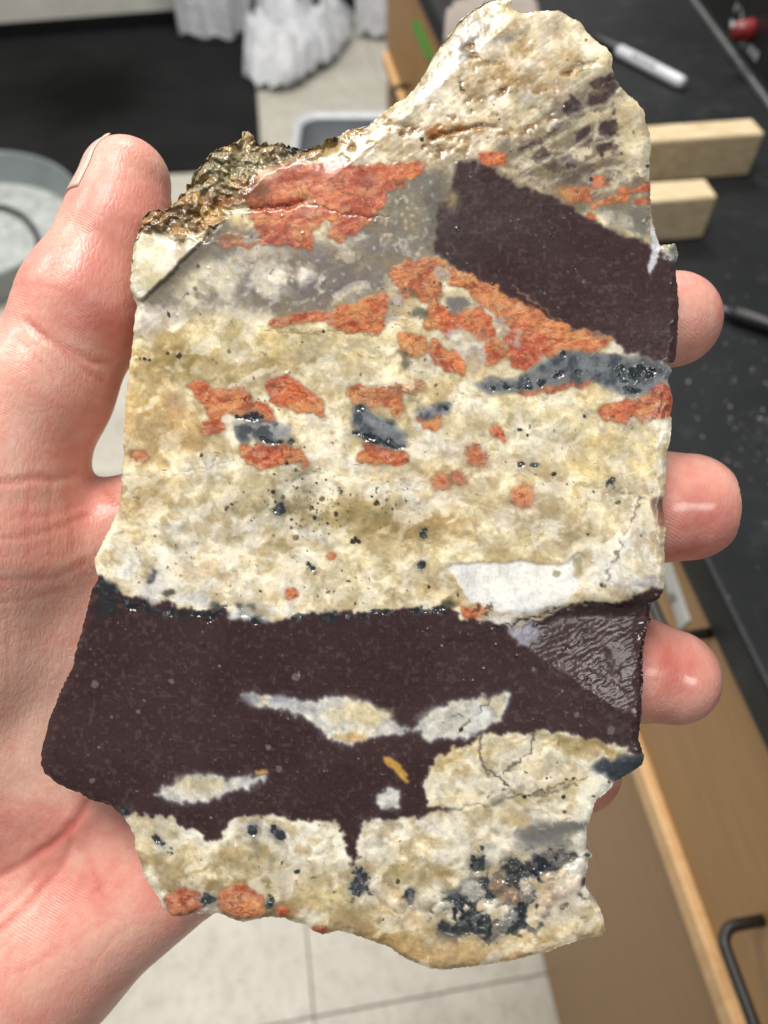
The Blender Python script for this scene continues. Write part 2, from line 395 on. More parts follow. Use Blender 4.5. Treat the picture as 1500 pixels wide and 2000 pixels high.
# ---- upper cap
cap_w, cap_a = stamp('740,225 800,185 900,30 960,-20 1020,-20 1150,40 1280,200 1290,480 1180,420 1000,350 900,310 820,325 640,330 600,300', 14, 10, 8)
put(cap_a * .85, rgb(204, 190, 164), cap_w)
ST = fbm(70, 7, -.62, 4, 141)                        # saw streaks rising to the right
STF = fbm(34, 3.2, -.62, 3, 151)
put(cap_a * (sstep(.5, .7, ST) * .3)[cap_w], rgb(224, 214, 194), cap_w)
for z in ((1000, 75, 70, 45, (222, 205, 176), .5), (940, 60, 60, 34, (190, 182, 172), .6, -.7), (905, 95, 60, 17, (132, 136, 152), .95, -.85), (985, 72, 28, 10, (140, 142, 152), .8, -.4),
          (880, 120, 55, 10, (236, 234, 228), .9, -.9), (1110, 60, 40, 22, (226, 214, 190), .7), (1085, 85, 34, 20, (240, 234, 228), .9), (1130, 112, 22, 14, (176, 120, 58), .6),
          (980, 130, 90, 20, (190, 150, 96), .55, -.5), (1060, 120, 40, 16, (186, 140, 84), .55), (930, 170, 40, 14, (182, 146, 96), .5), (860, 180, 40, 20, (232, 226, 216), .8),
          (1040, 128, 34, 14, (236, 226, 218), .7), (985, 200, 34, 20, (234, 228, 220), .8), (900, 215, 40, 18, (234, 230, 224), .8), (840, 245, 44, 18, (232, 226, 216), .85), (960, 262, 40, 22, (226, 216, 206), .8),
          (780, 262, 46, 22, (222, 206, 178), .8), (730, 290, 50, 18, (186, 156, 112), .6), (885, 252, 56, 11, (168, 96, 30), .9, -.05), (870, 262, 34, 8, (142, 76, 24), .7), (700, 262, 26, 12, (160, 112, 54), .7),
          (1090, 190, 70, 50, (176, 168, 150), .7), (1160, 150, 40, 26, (198, 192, 172), .7), (1190, 260, 60, 60, (196, 192, 172), .75), (1245, 300, 26, 90, (212, 206, 182), .85), (1060, 260, 90, 30, (150, 140, 124), .65, -.25),
          (1020, 300, 70, 16, (128, 116, 104), .75, -.25), (1110, 230, 90, 10, (196, 190, 176), .8, -.35), (1090, 310, 110, 26, (112, 96, 86), .6, .2), (1170, 345, 70, 20, (140, 120, 104), .6, .1), (1150, 100, 44, 20, (238, 232, 218), .9, .5),
          (1010, 160, 36, 12, (172, 122, 62), .5), (1110, 140, 18, 10, (170, 112, 48), .7), (760, 225, 30, 14, (214, 190, 140), .7, -.5), (1090, 175, 26, 16, (224, 212, 200), .7)):
    zone(*z)
put(cap_a * (sstep(.58, .75, STF) * .20)[cap_w], rgb(240, 234, 222), cap_w)
put(cap_a * (sstep(.45, .25, STF) * .16)[cap_w], rgb(120, 104, 84), cap_w)
wcap = worley(26, 9, U + 8 * WX2, V + 8 * WY2)
put(cap_a * (blur(sstep(.5, .12, wcap[0]), 1.6) * (wcap[2] > .6) * .55 * sstep(1100, 1000, U))[cap_w], rgb(236, 230, 222), cap_w)
PIT = sstep(.60, .72, fbm(34, 20, -.3, 4, 145)) * sstep(1140, 1040, U) * sstep(40, 110, V + (1000 - U) * .2)
put(cap_a * (PIT * .6)[cap_w], rgb(170, 122, 66), cap_w); put(cap_a * (sstep(.62, .70, fbm(16, 11, .5, 3, 147)) * PIT * .7)[cap_w], rgb(112, 66, 26), cap_w)
w, a = stamp('1000,300 1060,262 1090,205 1140,175 1205,140 1222,176 1215,260 1225,310 1272,350 1272,420 1200,420 1100,390 1010,345', 10, 12, 10); put(a * .62, rgb(122, 108, 98), w)
put(a * (sstep(.48, .62, fbm(46, 10, -.5, 4, 157)) * .75)[w], rgb(188, 182, 166), w); put(a * (sstep(.52, .40, fbm(40, 18, -.4, 4, 159)) * .6)[w], rgb(78, 64, 62), w)
zone(1240, 290, 26, 90, (212, 206, 182), .8); zone(1215, 210, 26, 30, (206, 200, 180), .7)
# small maroon shards in the grey right side of the cap
for p in ('1105,212 1120,186 1142,206 1138,216 1112,222', '1160,185 1200,162 1206,178 1170,205 1156,200', '1160,162 1196,146 1200,154 1170,172', '1128,262 1150,246 1152,276 1130,274', '1170,246 1196,234 1198,262 1172,262',
          '1164,276 1196,270 1196,290 1172,300', '1046,310 1060,290 1078,302 1100,296 1112,320 1084,330 1066,326', '1080,240 1094,236 1092,252 1078,252', '1092,306 1116,302 1118,316 1098,320', '1020,286 1080,258 1084,262 1030,290', '1192,206 1200,204 1198,218 1192,216'):
    p = ' '.join('%f,%f' % (px + (px - np.mean([q[0] for q in pts(p)])) * .3, py + (py - np.mean([q[1] for q in pts(p)])) * .3) for px, py in pts(p)); w, a = stamp(p, 1.4, 8, 6); put(a * .92, rgb(56, 42, 45), w)
for ln_ in ('1000,316 1080,272 1150,238 1214,200', '1060,250 1120,222 1180,204 1215,170', '1040,330 1110,296 1160,262', '1150,300 1162,262 1170,224', '1100,292 1150,290 1200,268'):
    crack(ln_, 5.5, (192, 187, 174), .8, -.05, 5, 4)
# ---- grey-lilac cloud below the red block
gw, ga = stamp('430,470 600,475 700,450 760,390 830,325 890,340 905,380 850,440 848,500 790,530 720,575 640,600 540,625 400,610 300,610 270,600 330,520', 14, 16, 10)
put(ga * .9, rgb(150, 143, 139), gw)
put(ga * (sstep(.46, .62, fbm(34, octaves=4, seed=161)) * .5)[gw], rgb(186, 183, 180), gw)
put(ga * (sstep(.52, .68, fbm(60, 40, .3, 4, 165)) * .7)[gw], rgb(112, 103, 107), gw)
for z in ((400, 530, 110, 40, (216, 214, 206), .85), (320, 545, 50, 30, (196, 188, 168), .6), (520, 545, 60, 25, (206, 204, 204), .7), (596, 538, 13, 13, (216, 220, 230), .8), (520, 500, 80, 20, (192, 186, 178), .6), (640, 500, 60, 16, (134, 122, 130), .6),
          (300, 625, 46, 26, (212, 206, 212), .8), (290, 650, 30, 18, (176, 166, 176), .6), (800, 385, 40, 46, (170, 164, 150), .6), (640, 575, 70, 18, (122, 112, 114), .55, -.3), (820, 350, 40, 14, (92, 88, 88), .7, -.3), (860, 400, 18, 34, (150, 136, 104), .6), (545, 590, 60, 12, (150, 138, 124), .5)):
    zone(*z)
for z in ((800, 400, 60, 60, (126, 120, 112), .7), (850, 400, 26, 60, (96, 92, 88), .75), (740, 470, 60, 40, (132, 124, 122), .6), (690, 540, 70, 26, (120, 112, 114), .6, -.4), (600, 600, 80, 14, (128, 116, 104), .6, -.15), (780, 500, 50, 26, (140, 134, 130), .5)):
    zone(*z)
wg = worley(17, 12, U + 5 * WX2, V + 5 * WY2)
put(ga * (sstep(.34, .1, wg[0]) * (wg[2] > .6) * .5)[gw], rgb(212, 212, 214), gw)
# ---- yellow belt, tan flank, white lower field
for z in ((400, 690, 170, 52, (200, 176, 122), .85, -.02), (560, 665, 150, 34, (216, 204, 150), .75), (700, 690, 110, 38, (226, 220, 188), .85), (330, 700, 60, 26, (176, 152, 92), .7), (560, 715, 90, 20, (188, 164, 104), .65), (420, 650, 60, 18, (206, 190, 146), .7),
          (470, 700, 36, 22, (224, 218, 200), .7), (800, 665, 30, 22, (188, 166, 110), .5), (300, 800, 66, 66, (212, 182, 132), .85), (330, 850, 70, 50, (206, 172, 120), .7), (290, 760, 34, 30, (222, 200, 140), .6), (350, 790, 26, 26, (214, 170, 136), .6), (430, 740, 60, 16, (170, 152, 104), .6),
          (660, 900, 120, 30, (224, 222, 214), .7), (420, 915, 90, 22, (230, 228, 222), .8), (840, 880, 60, 44, (222, 218, 212), .8), (300, 940, 60, 40, (216, 200, 160), .7), (290, 985, 40, 26, (204, 168, 112), .7), (350, 990, 40, 20, (214, 196, 160), .5),
          (540, 985, 110, 44, (156, 144, 104), .7), (600, 950, 70, 26, (150, 142, 124), .65), (560, 1050, 70, 26, (168, 156, 104), .65), (720, 1010, 90, 30, (178, 160, 112), .8), (800, 1040, 70, 22, (194, 164, 108), .8), (885, 1030, 44, 20, (190, 158, 104), .8),
          (690, 930, 60, 20, (238, 238, 236), .9, .5), (520, 1020, 40, 18, (200, 190, 158), .6), (600, 1050, 34, 20, (222, 224, 230), .85, .3), (420, 1040, 110, 40, (228, 226, 216), .8), (840, 975, 70, 18, (220, 214, 214), .8), (480, 960, 60, 24, (212, 206, 186), .6), (780, 940, 70, 26, (232, 230, 222), .8),
          (260, 1090, 60, 30, (240, 240, 238), .9), (380, 1110, 110, 30, (234, 232, 222), .85), (520, 1100, 100, 26, (232, 228, 208), .7), (480, 1150, 120, 30, (238, 238, 234), .9), (300, 1140, 80, 22, (232, 234, 234), .85), (370, 1112, 40, 18, (224, 206, 192), .6), (660, 1140, 100, 34, (226, 222, 204), .75), (700, 1170, 60, 18, (206, 196, 168), .6),
          (1100, 800, 110, 40, (228, 222, 190), .8), (1060, 790, 60, 24, (222, 210, 160), .6), (1200, 870, 70, 50, (228, 218, 172), .8), (1264, 880, 24, 60, (232, 222, 160), .85), (1295, 880, 10, 70, (238, 236, 228), .9), (1130, 930, 70, 26, (216, 204, 156), .6), (1000, 870, 60, 24, (232, 230, 216), .7), (1175, 860, 40, 22, (206, 180, 118), .5),
          (1180, 1000, 90, 40, (210, 200, 166), .7), (1120, 985, 50, 20, (206, 188, 140), .5), (1000, 1040, 90, 22, (222, 216, 196), .7), (960, 1085, 70, 14, (210, 188, 132), .6), (1080, 1050, 60, 16, (206, 186, 140), .6), (1150, 1050, 60, 16, (184, 170, 132), .6), (1220, 960, 40, 30, (200, 192, 170), .6), (1240, 1090, 50, 46, (236, 236, 234), .9),
          (1270, 1050, 26, 26, (224, 210, 196), .7), (880, 1140, 40, 26, (204, 178, 124), .7), (820, 1110, 70, 20, (220, 214, 196), .7), (760, 1080, 70, 20, (224, 216, 188), .7), (870, 1170, 30, 16, (196, 164, 104), .6), (1190, 1130, 60, 24, (226, 226, 226), .8), (950, 980, 40, 14, (214, 196, 148), .5)):
    zone(*z)
body_soft = blur(N20, .8)
put(sstep(.50, .70, fbm(30, 22, .9, 4, 171, U + 14 * WX1, V + 14 * WY1)) * .30, rgb(176, 154, 108))
put(sstep(.54, .72, fbm(36, 24, -.4, 5, 176, U - 16 * WY1, V + 16 * WX1)) * .42, rgb(243, 241, 234))
# ---- lower vein below the band
vw, va = stamp('215,1560 300,1600 400,1640 440,1600 520,1592 610,1603 660,1600 690,1690 700,1600 760,1596 830,1570 822,1540 842,1490 880,1465 920,1444 960,1430 1040,1426 1130,1445 1205,1460 1235,1480 1270,1500 1210,1560 1190,1700 1200,1860 1000,1910 700,1890 380,1830 280,1780 230,1660', 1.6, 6, 11)
put(va, rgb(222, 217, 202), vw)
put(va * (sstep(.40, .60, N40) * .6)[vw], rgb(232, 230, 224), vw)
put(va * (sstep(.50, .62, fbm(70, octaves=4, seed=181)) * .6)[vw], rgb(206, 192, 152), vw)
part('lower_quartz_vein', vw, va)
for z in ((400, 1690, 130, 30, (204, 188, 148), .75), (470, 1670, 50, 24, (186, 166, 118), .5), (330, 1690, 36, 24, (170, 146, 100), .6), (340, 1610, 60, 22, (226, 226, 226), .9), (460, 1615, 40, 14, (214, 214, 214), .8), (590, 1620, 60, 22, (234, 234, 230), .9), (640, 1650, 34, 30, (232, 230, 220), .8),
          (760, 1640, 60, 40, (230, 230, 224), .85), (860, 1640, 80, 34, (234, 232, 222), .85), (1000, 1640, 80, 28, (226, 224, 216), .7), (820, 1700, 60, 40, (200, 182, 132), .7), (860, 1720, 40, 24, (190, 168, 118), .5), (560, 1720, 120, 26, (214, 202, 172), .7), (640, 1760, 70, 26, (212, 196, 150), .7),
          (560, 1780, 60, 14, (160, 128, 76), .7), (430, 1730, 120, 14, (176, 150, 100), .6), (700, 1790, 90, 26, (204, 180, 124), .7), (760, 1830, 80, 22, (190, 160, 102), .8), (850, 1860, 130, 22, (196, 164, 112), .9), (960, 1855, 120, 22, (212, 184, 140), .85), (1080, 1835, 80, 24, (220, 202, 162), .85), (1150, 1810, 40, 30, (230, 220, 190), .9),
          (820, 1800, 60, 14, (186, 162, 132), .7), (760, 1750, 50, 24, (206, 194, 176), .6), (900, 1770, 60, 26, (200, 200, 198), .7), (880, 1740, 50, 18, (206, 206, 202), .7), (1000, 1760, 26, 20, (176, 156, 138), .6), (900, 1500, 40, 34, (204, 176, 116), .75, -.5), (880, 1540, 60, 24, (228, 230, 228), .8), (985, 1480, 50, 24, (226, 224, 208), .8), (960, 1470, 26, 12, (206, 196, 140), .6),
          (1090, 1470, 100, 28, (226, 222, 200), .8), (1140, 1460, 60, 16, (188, 164, 112), .85, .25), (1190, 1470, 36, 10, (196, 168, 112), .8, .4), (1060, 1520, 80, 26, (228, 220, 206), .8), (1100, 1545, 80, 16, (198, 182, 128), .75, -.1), (1150, 1560, 50, 26, (236, 234, 230), .85), (1000, 1570, 70, 14, (186, 176, 146), .6), (1080, 1590, 80, 16, (220, 218, 212), .8), (1180, 1530, 20, 24, (240, 242, 246), .9),
          (960, 1550, 70, 9, (150, 144, 138), .6, -.15), (1060, 1625, 50, 14, (160, 158, 162), .7), (1120, 1610, 40, 12, (120, 120, 132), .8), (1060, 1655, 40, 14, (196, 198, 202), .7)):
    zone(*z)
tonguew, tonga = stamp('1000,1620 1060,1600 1150,1606 1150,1640 1100,1660 1040,1650', 9, 8, 8); put(tonga * .55, rgb(74, 76, 86), tonguew)
bub = blur(sstep(.30, .0, W30[1] - W30[0]), 1.4); bub2 = blur(sstep(.35, .0, W14[1] - W14[0]), 1.0)
put(va * (bub * sstep(.42, .62, fbm(50, octaves=4, seed=183)) * .42)[vw], rgb(150, 134, 100), vw)
put(va * (blur(sstep(.6, .1, W30[0]), 2.0) * .26 * (W30[2] > .35))[vw], rgb(240, 239, 234), vw)
HGT[vw] += va * (blur(.16 * (1 - np.clip(W30[0], 0, 1) ** 2) * sstep(.4, .65, N90) + .3 * (N40 - .5) + .12 * (N20 - .5), 1.2))[vw]
rim = polydist(U, V, OUTLINE, True)
lowrim = sstep(60, 5, rim + (N40 - .5) * 50) * (V > 1770) * (U > 640)
put(lowrim * .5, rgb(196, 160, 112))
# ---- maroon block and band
MW = fbm(26, 5, -.25, 4, 191)
def maroon(w, a, name):
    put(a, rgb(52, 32, 33), w)
    put(a * (sstep(.45, .75, N90) * .4)[w], rgb(61, 43, 43), w)
    put(a * (sstep(.55, .78, fbm(5, octaves=2, seed=201)) * .10)[w], rgb(82, 64, 66), w)
    put(a * (sstep(.66, .82, fbm(7, octaves=2, seed=207)) * .22)[w], rgb(38, 25, 27), w)
    put(a * (sstep(.40, .30, N180) * .5)[w], rgb(44, 28, 28), w); put(a * (sstep(.54, .68, N180) * .5)[w], rgb(66, 46, 47), w)
    put(a * (sstep(.60, .78, fbm(90, 4, .12, 3, 195)) * .14)[w], rgb(84, 66, 66), w)
    hl = np.abs(fbm(150, 60, .1, 4, 197, U + 20 * WX1, V + 20 * WY1) - .5); put(a * (sstep(.006, .001, hl) * sstep(.5, .62, N90) * .6)[w], rgb(30, 18, 18), w)
    part(name, w, a)
w, a = stamp('886,340 868,390 850,430 848,495 915,540 1000,595 1100,640 1190,662 1240,690 1306,714 1340,715 1345,500 1290,490 1230,468 1180,440 1100,398 1000,352 940,318 900,315', 2.4, 9, 8)
maroon(w, a, 'maroon_block')
put(a * (sstep(.58, .74, MW) * .3)[w], rgb(84, 68, 68), w)
halo = blur(a, 4); put(np.clip(halo * (1 - a) * 1.1, 0, .5) * sstep(.4, .6, N40)[w], rgb(96, 90, 84), w)
bw, ba = stamp('150,1130 195,1128 215,1145 240,1166 290,1170 330,1172 350,1190 380,1196 420,1188 450,1200 490,1204 540,1212 600,1196 700,1192 800,1190 880,1190 905,1206 950,1212 985,1228 1030,1218 1070,1202 1110,1186 1180,1178 1230,1166 1310,1140 1320,1200 1290,1440 1275,1482 1240,1474 1200,1456 1150,1440 1090,1431 1040,1427 990,1429 955,1430 925,1444 880,1464 842,1490 824,1538 832,1572 880,1582 820,1592 760,1598 706,1602 700,1640 688,1690 676,1650 662,1604 600,1606 500,1594 445,1602 430,1640 405,1648 385,1625 330,1594 240,1590 150,1570 50,1500', 1.8, 5, 9)
maroon(bw, ba, 'maroon_band')
gl = sstep(.5, .9, ba) * 0
# black-green selvage and bubbly fringe along the top of the band
for p in ('190,1128 222,1134 232,1156 224,1204 192,1206', '296,1110 306,1110 304,1144 292,1140', '400,1176 426,1172 436,1194 412,1196', '460,1182 492,1176 496,1208 470,1210', '270,1188 330,1186 340,1196 300,1202', '340,1194 380,1198 385,1212 352,1210', '620,1198 664,1196 660,1212 632,1214', '860,1176 880,1170 890,1190 868,1194', '320,1150 340,1146 338,1162 322,1164'):
    w, a = stamp(p, 3.5, 8, 9); put(a * .85, rgb(34, 40, 42), w)
fr = pts('190,1150 230,1176 300,1182 350,1196 400,1200 450,1202 500,1208 560,1208 640,1202 760,1196 860,1192 900,1204')
dfr = polydist(U + 10 * WX1 + 8 * WX2, V + 10 * WY1 + 8 * WY2, fr)
afr = sstep(.50, .60, np.exp(-(dfr / 15) ** 2) * .47 + (fbm(24, 16, 0, 4, 263) - .5) * 1.3) * (dfr < 40); FRINGE = afr
put(afr * .85, rgb(32, 38, 42)); put(afr * sstep(.52, .66, N8) * .6, rgb(88, 98, 104))
for x, y, r in ((480, 1196, 12), (455, 1202, 10), (400, 1166, 18), (372, 1160, 16), (300, 1166, 14), (284, 1158, 12), (520, 1196, 16), (440, 1170, 16), (560, 1190, 14), (350, 1170, 10)):
    zone(x, y, r * 1.1, r * .9, (220, 224, 228), .8, 0, .5, N20)
# ---- lenses inside the band
for nm, p in (('quartz_lens', '472,1360 520,1356 545,1374 600,1366 660,1362 720,1370 760,1390 772,1412 806,1420 760,1430 720,1447 680,1452 640,1438 605,1408 560,1392 500,1380'), ('quartz_lens', '806,1420 840,1390 880,1368 940,1355 962,1367 985,1352 997,1360 980,1402 940,1432 880,1440 845,1452 825,1440'),
              ('quartz_lens', '300,1552 340,1530 375,1513 410,1510 450,1520 522,1512 518,1530 450,1547 400,1565 360,1571 320,1562'), ('quartz_lens', '738,1552 760,1533 781,1545 779,1572 755,1583 738,1570')):
    w, a = stamp(p, 2.0, 6, 9)
    put(a, rgb(196, 200, 204), w); put(a * (sstep(.42, .62, N20) * .8)[w], rgb(226, 226, 222), w); put(a * (sstep(.55, .7, N40) * .6)[w], rgb(206, 196, 160), w)
    put(np.clip(blur(a, 3) * (1 - a), 0, .4), rgb(96, 90, 104), w); part(nm, w, a)
for z in ((700, 1395, 44, 22, (218, 206, 164), .6), (390, 1535, 40, 16, (214, 206, 170), .7), (690, 1440, 24, 7, (214, 176, 116), .7), (945, 1395, 34, 12, (222, 230, 240), .9, -.7), (560, 1375, 50, 10, (176, 180, 196), .7, .2), (880, 1405, 40, 22, (186, 188, 184), .5), (498, 1366, 20, 10, (140, 140, 158), .6)):
    zone(*z)
for p, c in (('750,1476 772,1484 788,1502 802,1528 795,1532 774,1510 754,1494', (196, 150, 72)), ('496,1506 520,1503 524,1512 500,1512', (196, 146, 92))):
    w, a = stamp(p, 2, 2, 3); put(a, rgb(*c), w); part('gold_fleck', w, a)
crack('940,1432 935,1470 945,1500 980,1520 1000,1540', 3.5, (92, 78, 76), .8, .15); crack('1040,1430 1038,1460 1020,1490 985,1510', 3.5, (100, 84, 78), .7, .15)
crack('860,1585 960,1570 1040,1550 1130,1535', 5, (96, 92, 92), .55, .1); crack('880,1400 905,1395 915,1410 905,1425', 2, (60, 56, 58), .8, .1); crack('900,1420 940,1380 975,1362', 1.8, (90, 92, 98), .6, .1)
crack('1000,1560 1080,1535 1150,1520 1190,1500', 1.6, (80, 74, 62), .7, .1)
# ---- orange feldspar patches
ORS = ['500,350 530,325 560,316 610,328 660,316 720,323 790,316 834,322 815,347 772,367 742,402 722,432 692,462 660,470 638,460 655,430 640,424 612,455 614,488 600,482 580,481 540,474 470,480 430,480 405,470 440,460 500,455 495,422 480,412 590,402 500,398 466,402 480,370',
       '755,530 800,512 850,506 880,522 850,545 860,575 830,590 800,575 770,600 776,560', '880,520 930,545 1000,585 1080,625 1150,655 1190,668 1186,682 1140,692 1090,700 1062,690 1030,660 990,640 960,600 900,560 868,560',
       '850,585 880,610 920,600 960,612 965,650 940,665 900,640 880,665 850,640 826,640 830,610', '1000,620 1050,640 1080,670 1060,695 1030,720 995,712 985,670', '940,670 970,660 985,690 960,722 946,712', '840,655 870,690 906,680 908,735 870,722 842,700',
       '780,650 830,660 840,690 800,700 784,690', '640,612 700,588 752,568 760,600 750,640 700,648 656,646 636,630', '524,630 590,612 640,604 640,622 580,632 528,640', '990,768 1040,758 1100,748 1164,742 1160,754 1090,762 1020,778',
       '1170,795 1240,782 1290,748 1316,765 1316,816 1250,818 1190,824 1174,812', '370,750 396,744 412,760 440,753 470,760 492,782 520,790 538,820 500,822 452,812 430,815 442,838 408,848 394,840 410,815 400,790 384,770', '520,748 560,740 600,760 630,790 634,810 590,806 540,790 524,772',
       '466,868 530,864 560,870 590,878 600,908 560,905 530,918 495,905 478,890', '676,750 720,755 784,770 788,800 775,818 745,796 700,796 684,782', '698,850 730,865 790,880 797,908 740,906 690,900 715,876', '818,820 866,808 864,836 822,840', '952,828 985,843 992,864 968,858',
       '905,870 928,862 952,890 945,915 915,902', '834,935 862,922 882,950 850,958', '880,928 906,928 908,948 884,946', '994,960 1020,948 1046,955 1040,987 1020,994 1000,980', '252,884 288,884 296,895 270,901', '928,296 986,300 988,324 944,322', '1090,366 1128,362 1142,386 1122,396 1104,388', '1150,336 1178,345 1192,366 1160,366',
       '1150,398 1200,384 1232,380 1230,392 1176,402 1160,410', '1195,372 1250,362 1272,352 1272,372 1230,376', '1240,388 1272,380 1271,396 1244,398', '1132,360 1148,362 1156,392 1146,396', '1138,416 1158,412 1164,430 1148,428', '316,1758 348,1735 386,1740 394,1765 370,1787 335,1792', '428,1745 470,1728 512,1750 516,1782 470,1797 430,1786', '538,1764 568,1770 566,1792 540,1786', '608,1810 640,1806 642,1822 616,1822',
       '554,1150 584,1152 582,1166 560,1168', '636,1080 656,1078 654,1090 640,1092', '895,1186 950,1184 956,1202 915,1206', '760,1160 776,1158 774,1168 764,1168', '690,770 830,740 836,760 700,780']
ORN = fbm(22, 9, -.35, 4, 211); ORE = fbm(26, 7, -.32, 4, 223); PVN = np.abs(fbm(48, 20, .5, 4, 233) - .5); ORF = fbm(12, 5, -.3, 3, 235); ORN2 = fbm(34, octaves=4, seed=221); ORN3 = fbm(40, 24, .4, 4, 225); ORN4 = fbm(26, 18, -.5, 4, 227); ORN5 = fbm(60, 36, -.3, 4, 229, U + 10 * WX1, V + 10 * WY1)
for i, p in enumerate(ORS):
    small = len(p.split()) < 7
    w, a = stamp(p, 1.2 if not small else 2.0, 5, 10 if not small else 6)
    soft_one = i in (20, 21, 22, 19, 23)
    if not soft_one: a = sstep(.30, .50, blur(a, 1.7) + (ORE[w] - .5) * (1.0 if not small else .5) + (N8[w] - .5) * .45) * sstep(.04, .2, blur(a, 4)); a = .55 * a + .45 * blur(a, 1.3)
    if soft_one: a = blur(a, 2.5)
    c = [(186, 86, 60), (200, 104, 58), (190, 90, 54), (200, 98, 56), (184, 80, 52), (196, 104, 66), (196, 92, 56)][i % 7]
    if i in (1, 2, 7, 15, 27, 30): c = (208, 138, 84)
    if i in (32, 33): c = (188, 104, 78)
    k = .94 if not soft_one else .8
    if i == len(ORS) - 1: k = .35
    put(a * k, rgb(*c), w)
    put(a * k * (sstep(.48, .64, ORN) * .7)[w], rgb(216, 142, 100), w)
    put(a * k * (sstep(.49, .34, ORN) * .75)[w], rgb(158, 72, 48), w)
    put(a * k * (sstep(.54, .66, ORN2) * .65)[w], rgb(208, 122, 76), w)
    put(a * k * (sstep(.56, .66, ORN3) * .7)[w], rgb(206, 150, 92), w)
    put(a * k * (sstep(.64, .72, ORN4) * .45)[w], rgb(186, 150, 130), w)
    rdg = np.abs(ORN5 - .5); pv = PVN[w]; put(a * sstep(.016, .003, pv) * .6, rgb(214, 186, 160), w)
    put(a * k * sstep(.52, .66, ORF[w]) * .4, rgb(148, 62, 38), w)
    put(a * (sstep(.022, .004, rdg) * .55)[w], rgb(104, 48, 32), w)
    put(a * (sstep(.68, .76, N20) * .4)[w], rgb(110, 62, 42), w)
    edge = np.clip(blur(a, 1.2) * (1 - a) * 2, 0, 1); put(edge * .25, rgb(96, 70, 52), w)
    HGT[w] += a * .05
    if i != len(ORS) - 1: part('orange_patch', w, a)
# grey windows and lilac quartz inside the orange network
for p, c in (('868,584 900,578 924,592 905,602 878,600', (112, 110, 116)), ('878,602 890,600 892,614 880,616', (88, 88, 94)), ('762,582 786,575 790,612 772,632 756,628', (176, 170, 168)), ('862,652 900,640 940,668 950,710 925,740 900,700 880,670', (196, 186, 186)), ('965,622 985,616 990,650 974,664', (176, 158, 158)), ('850,520 880,528 872,556 850,550', (178, 166, 150)), ('1004,640 1016,644 1014,684 1002,676', (186, 156, 148)), ('480,452 500,450 505,470 470,474', (190, 188, 184))):
    w, a = stamp(p, 3, 5, 6); put(a * .9, rgb(*c), w)
for p in ('760,568 800,560 830,572 800,578', '800,610 830,600 840,620 815,625', '842,566 862,570 856,580', '930,640 950,645 940,655', '775,690 800,685 795,720 780,715'):
    w, a = stamp(p, 4, 8, 12); put(a * .7, rgb(58, 56, 50), w)
crack('590,402 640,406 680,418 720,424 760,420', 2.2, (86, 44, 30), .8, .3); crack('500,470 560,478 612,478', 1.6, (90, 60, 36), .6, .1); crack('1296,770 1290,800 1270,830', 1.6, (60, 36, 30), .7, .15); crack('530,760 600,772', 1.5, (110, 46, 30), .6, .1)
crack('1000,560 1060,604 1120,640 1170,655', 2.6, (190, 140, 100), .5, .05); crack('900,530 960,565 1010,600', 3, (206, 160, 110), .5, .05)
crack('700,772 760,765 815,770', 1.8, (120, 92, 66), .5, .1); crack('520,645 600,648 740,650', 1.6, (120, 84, 54), .6, .1)
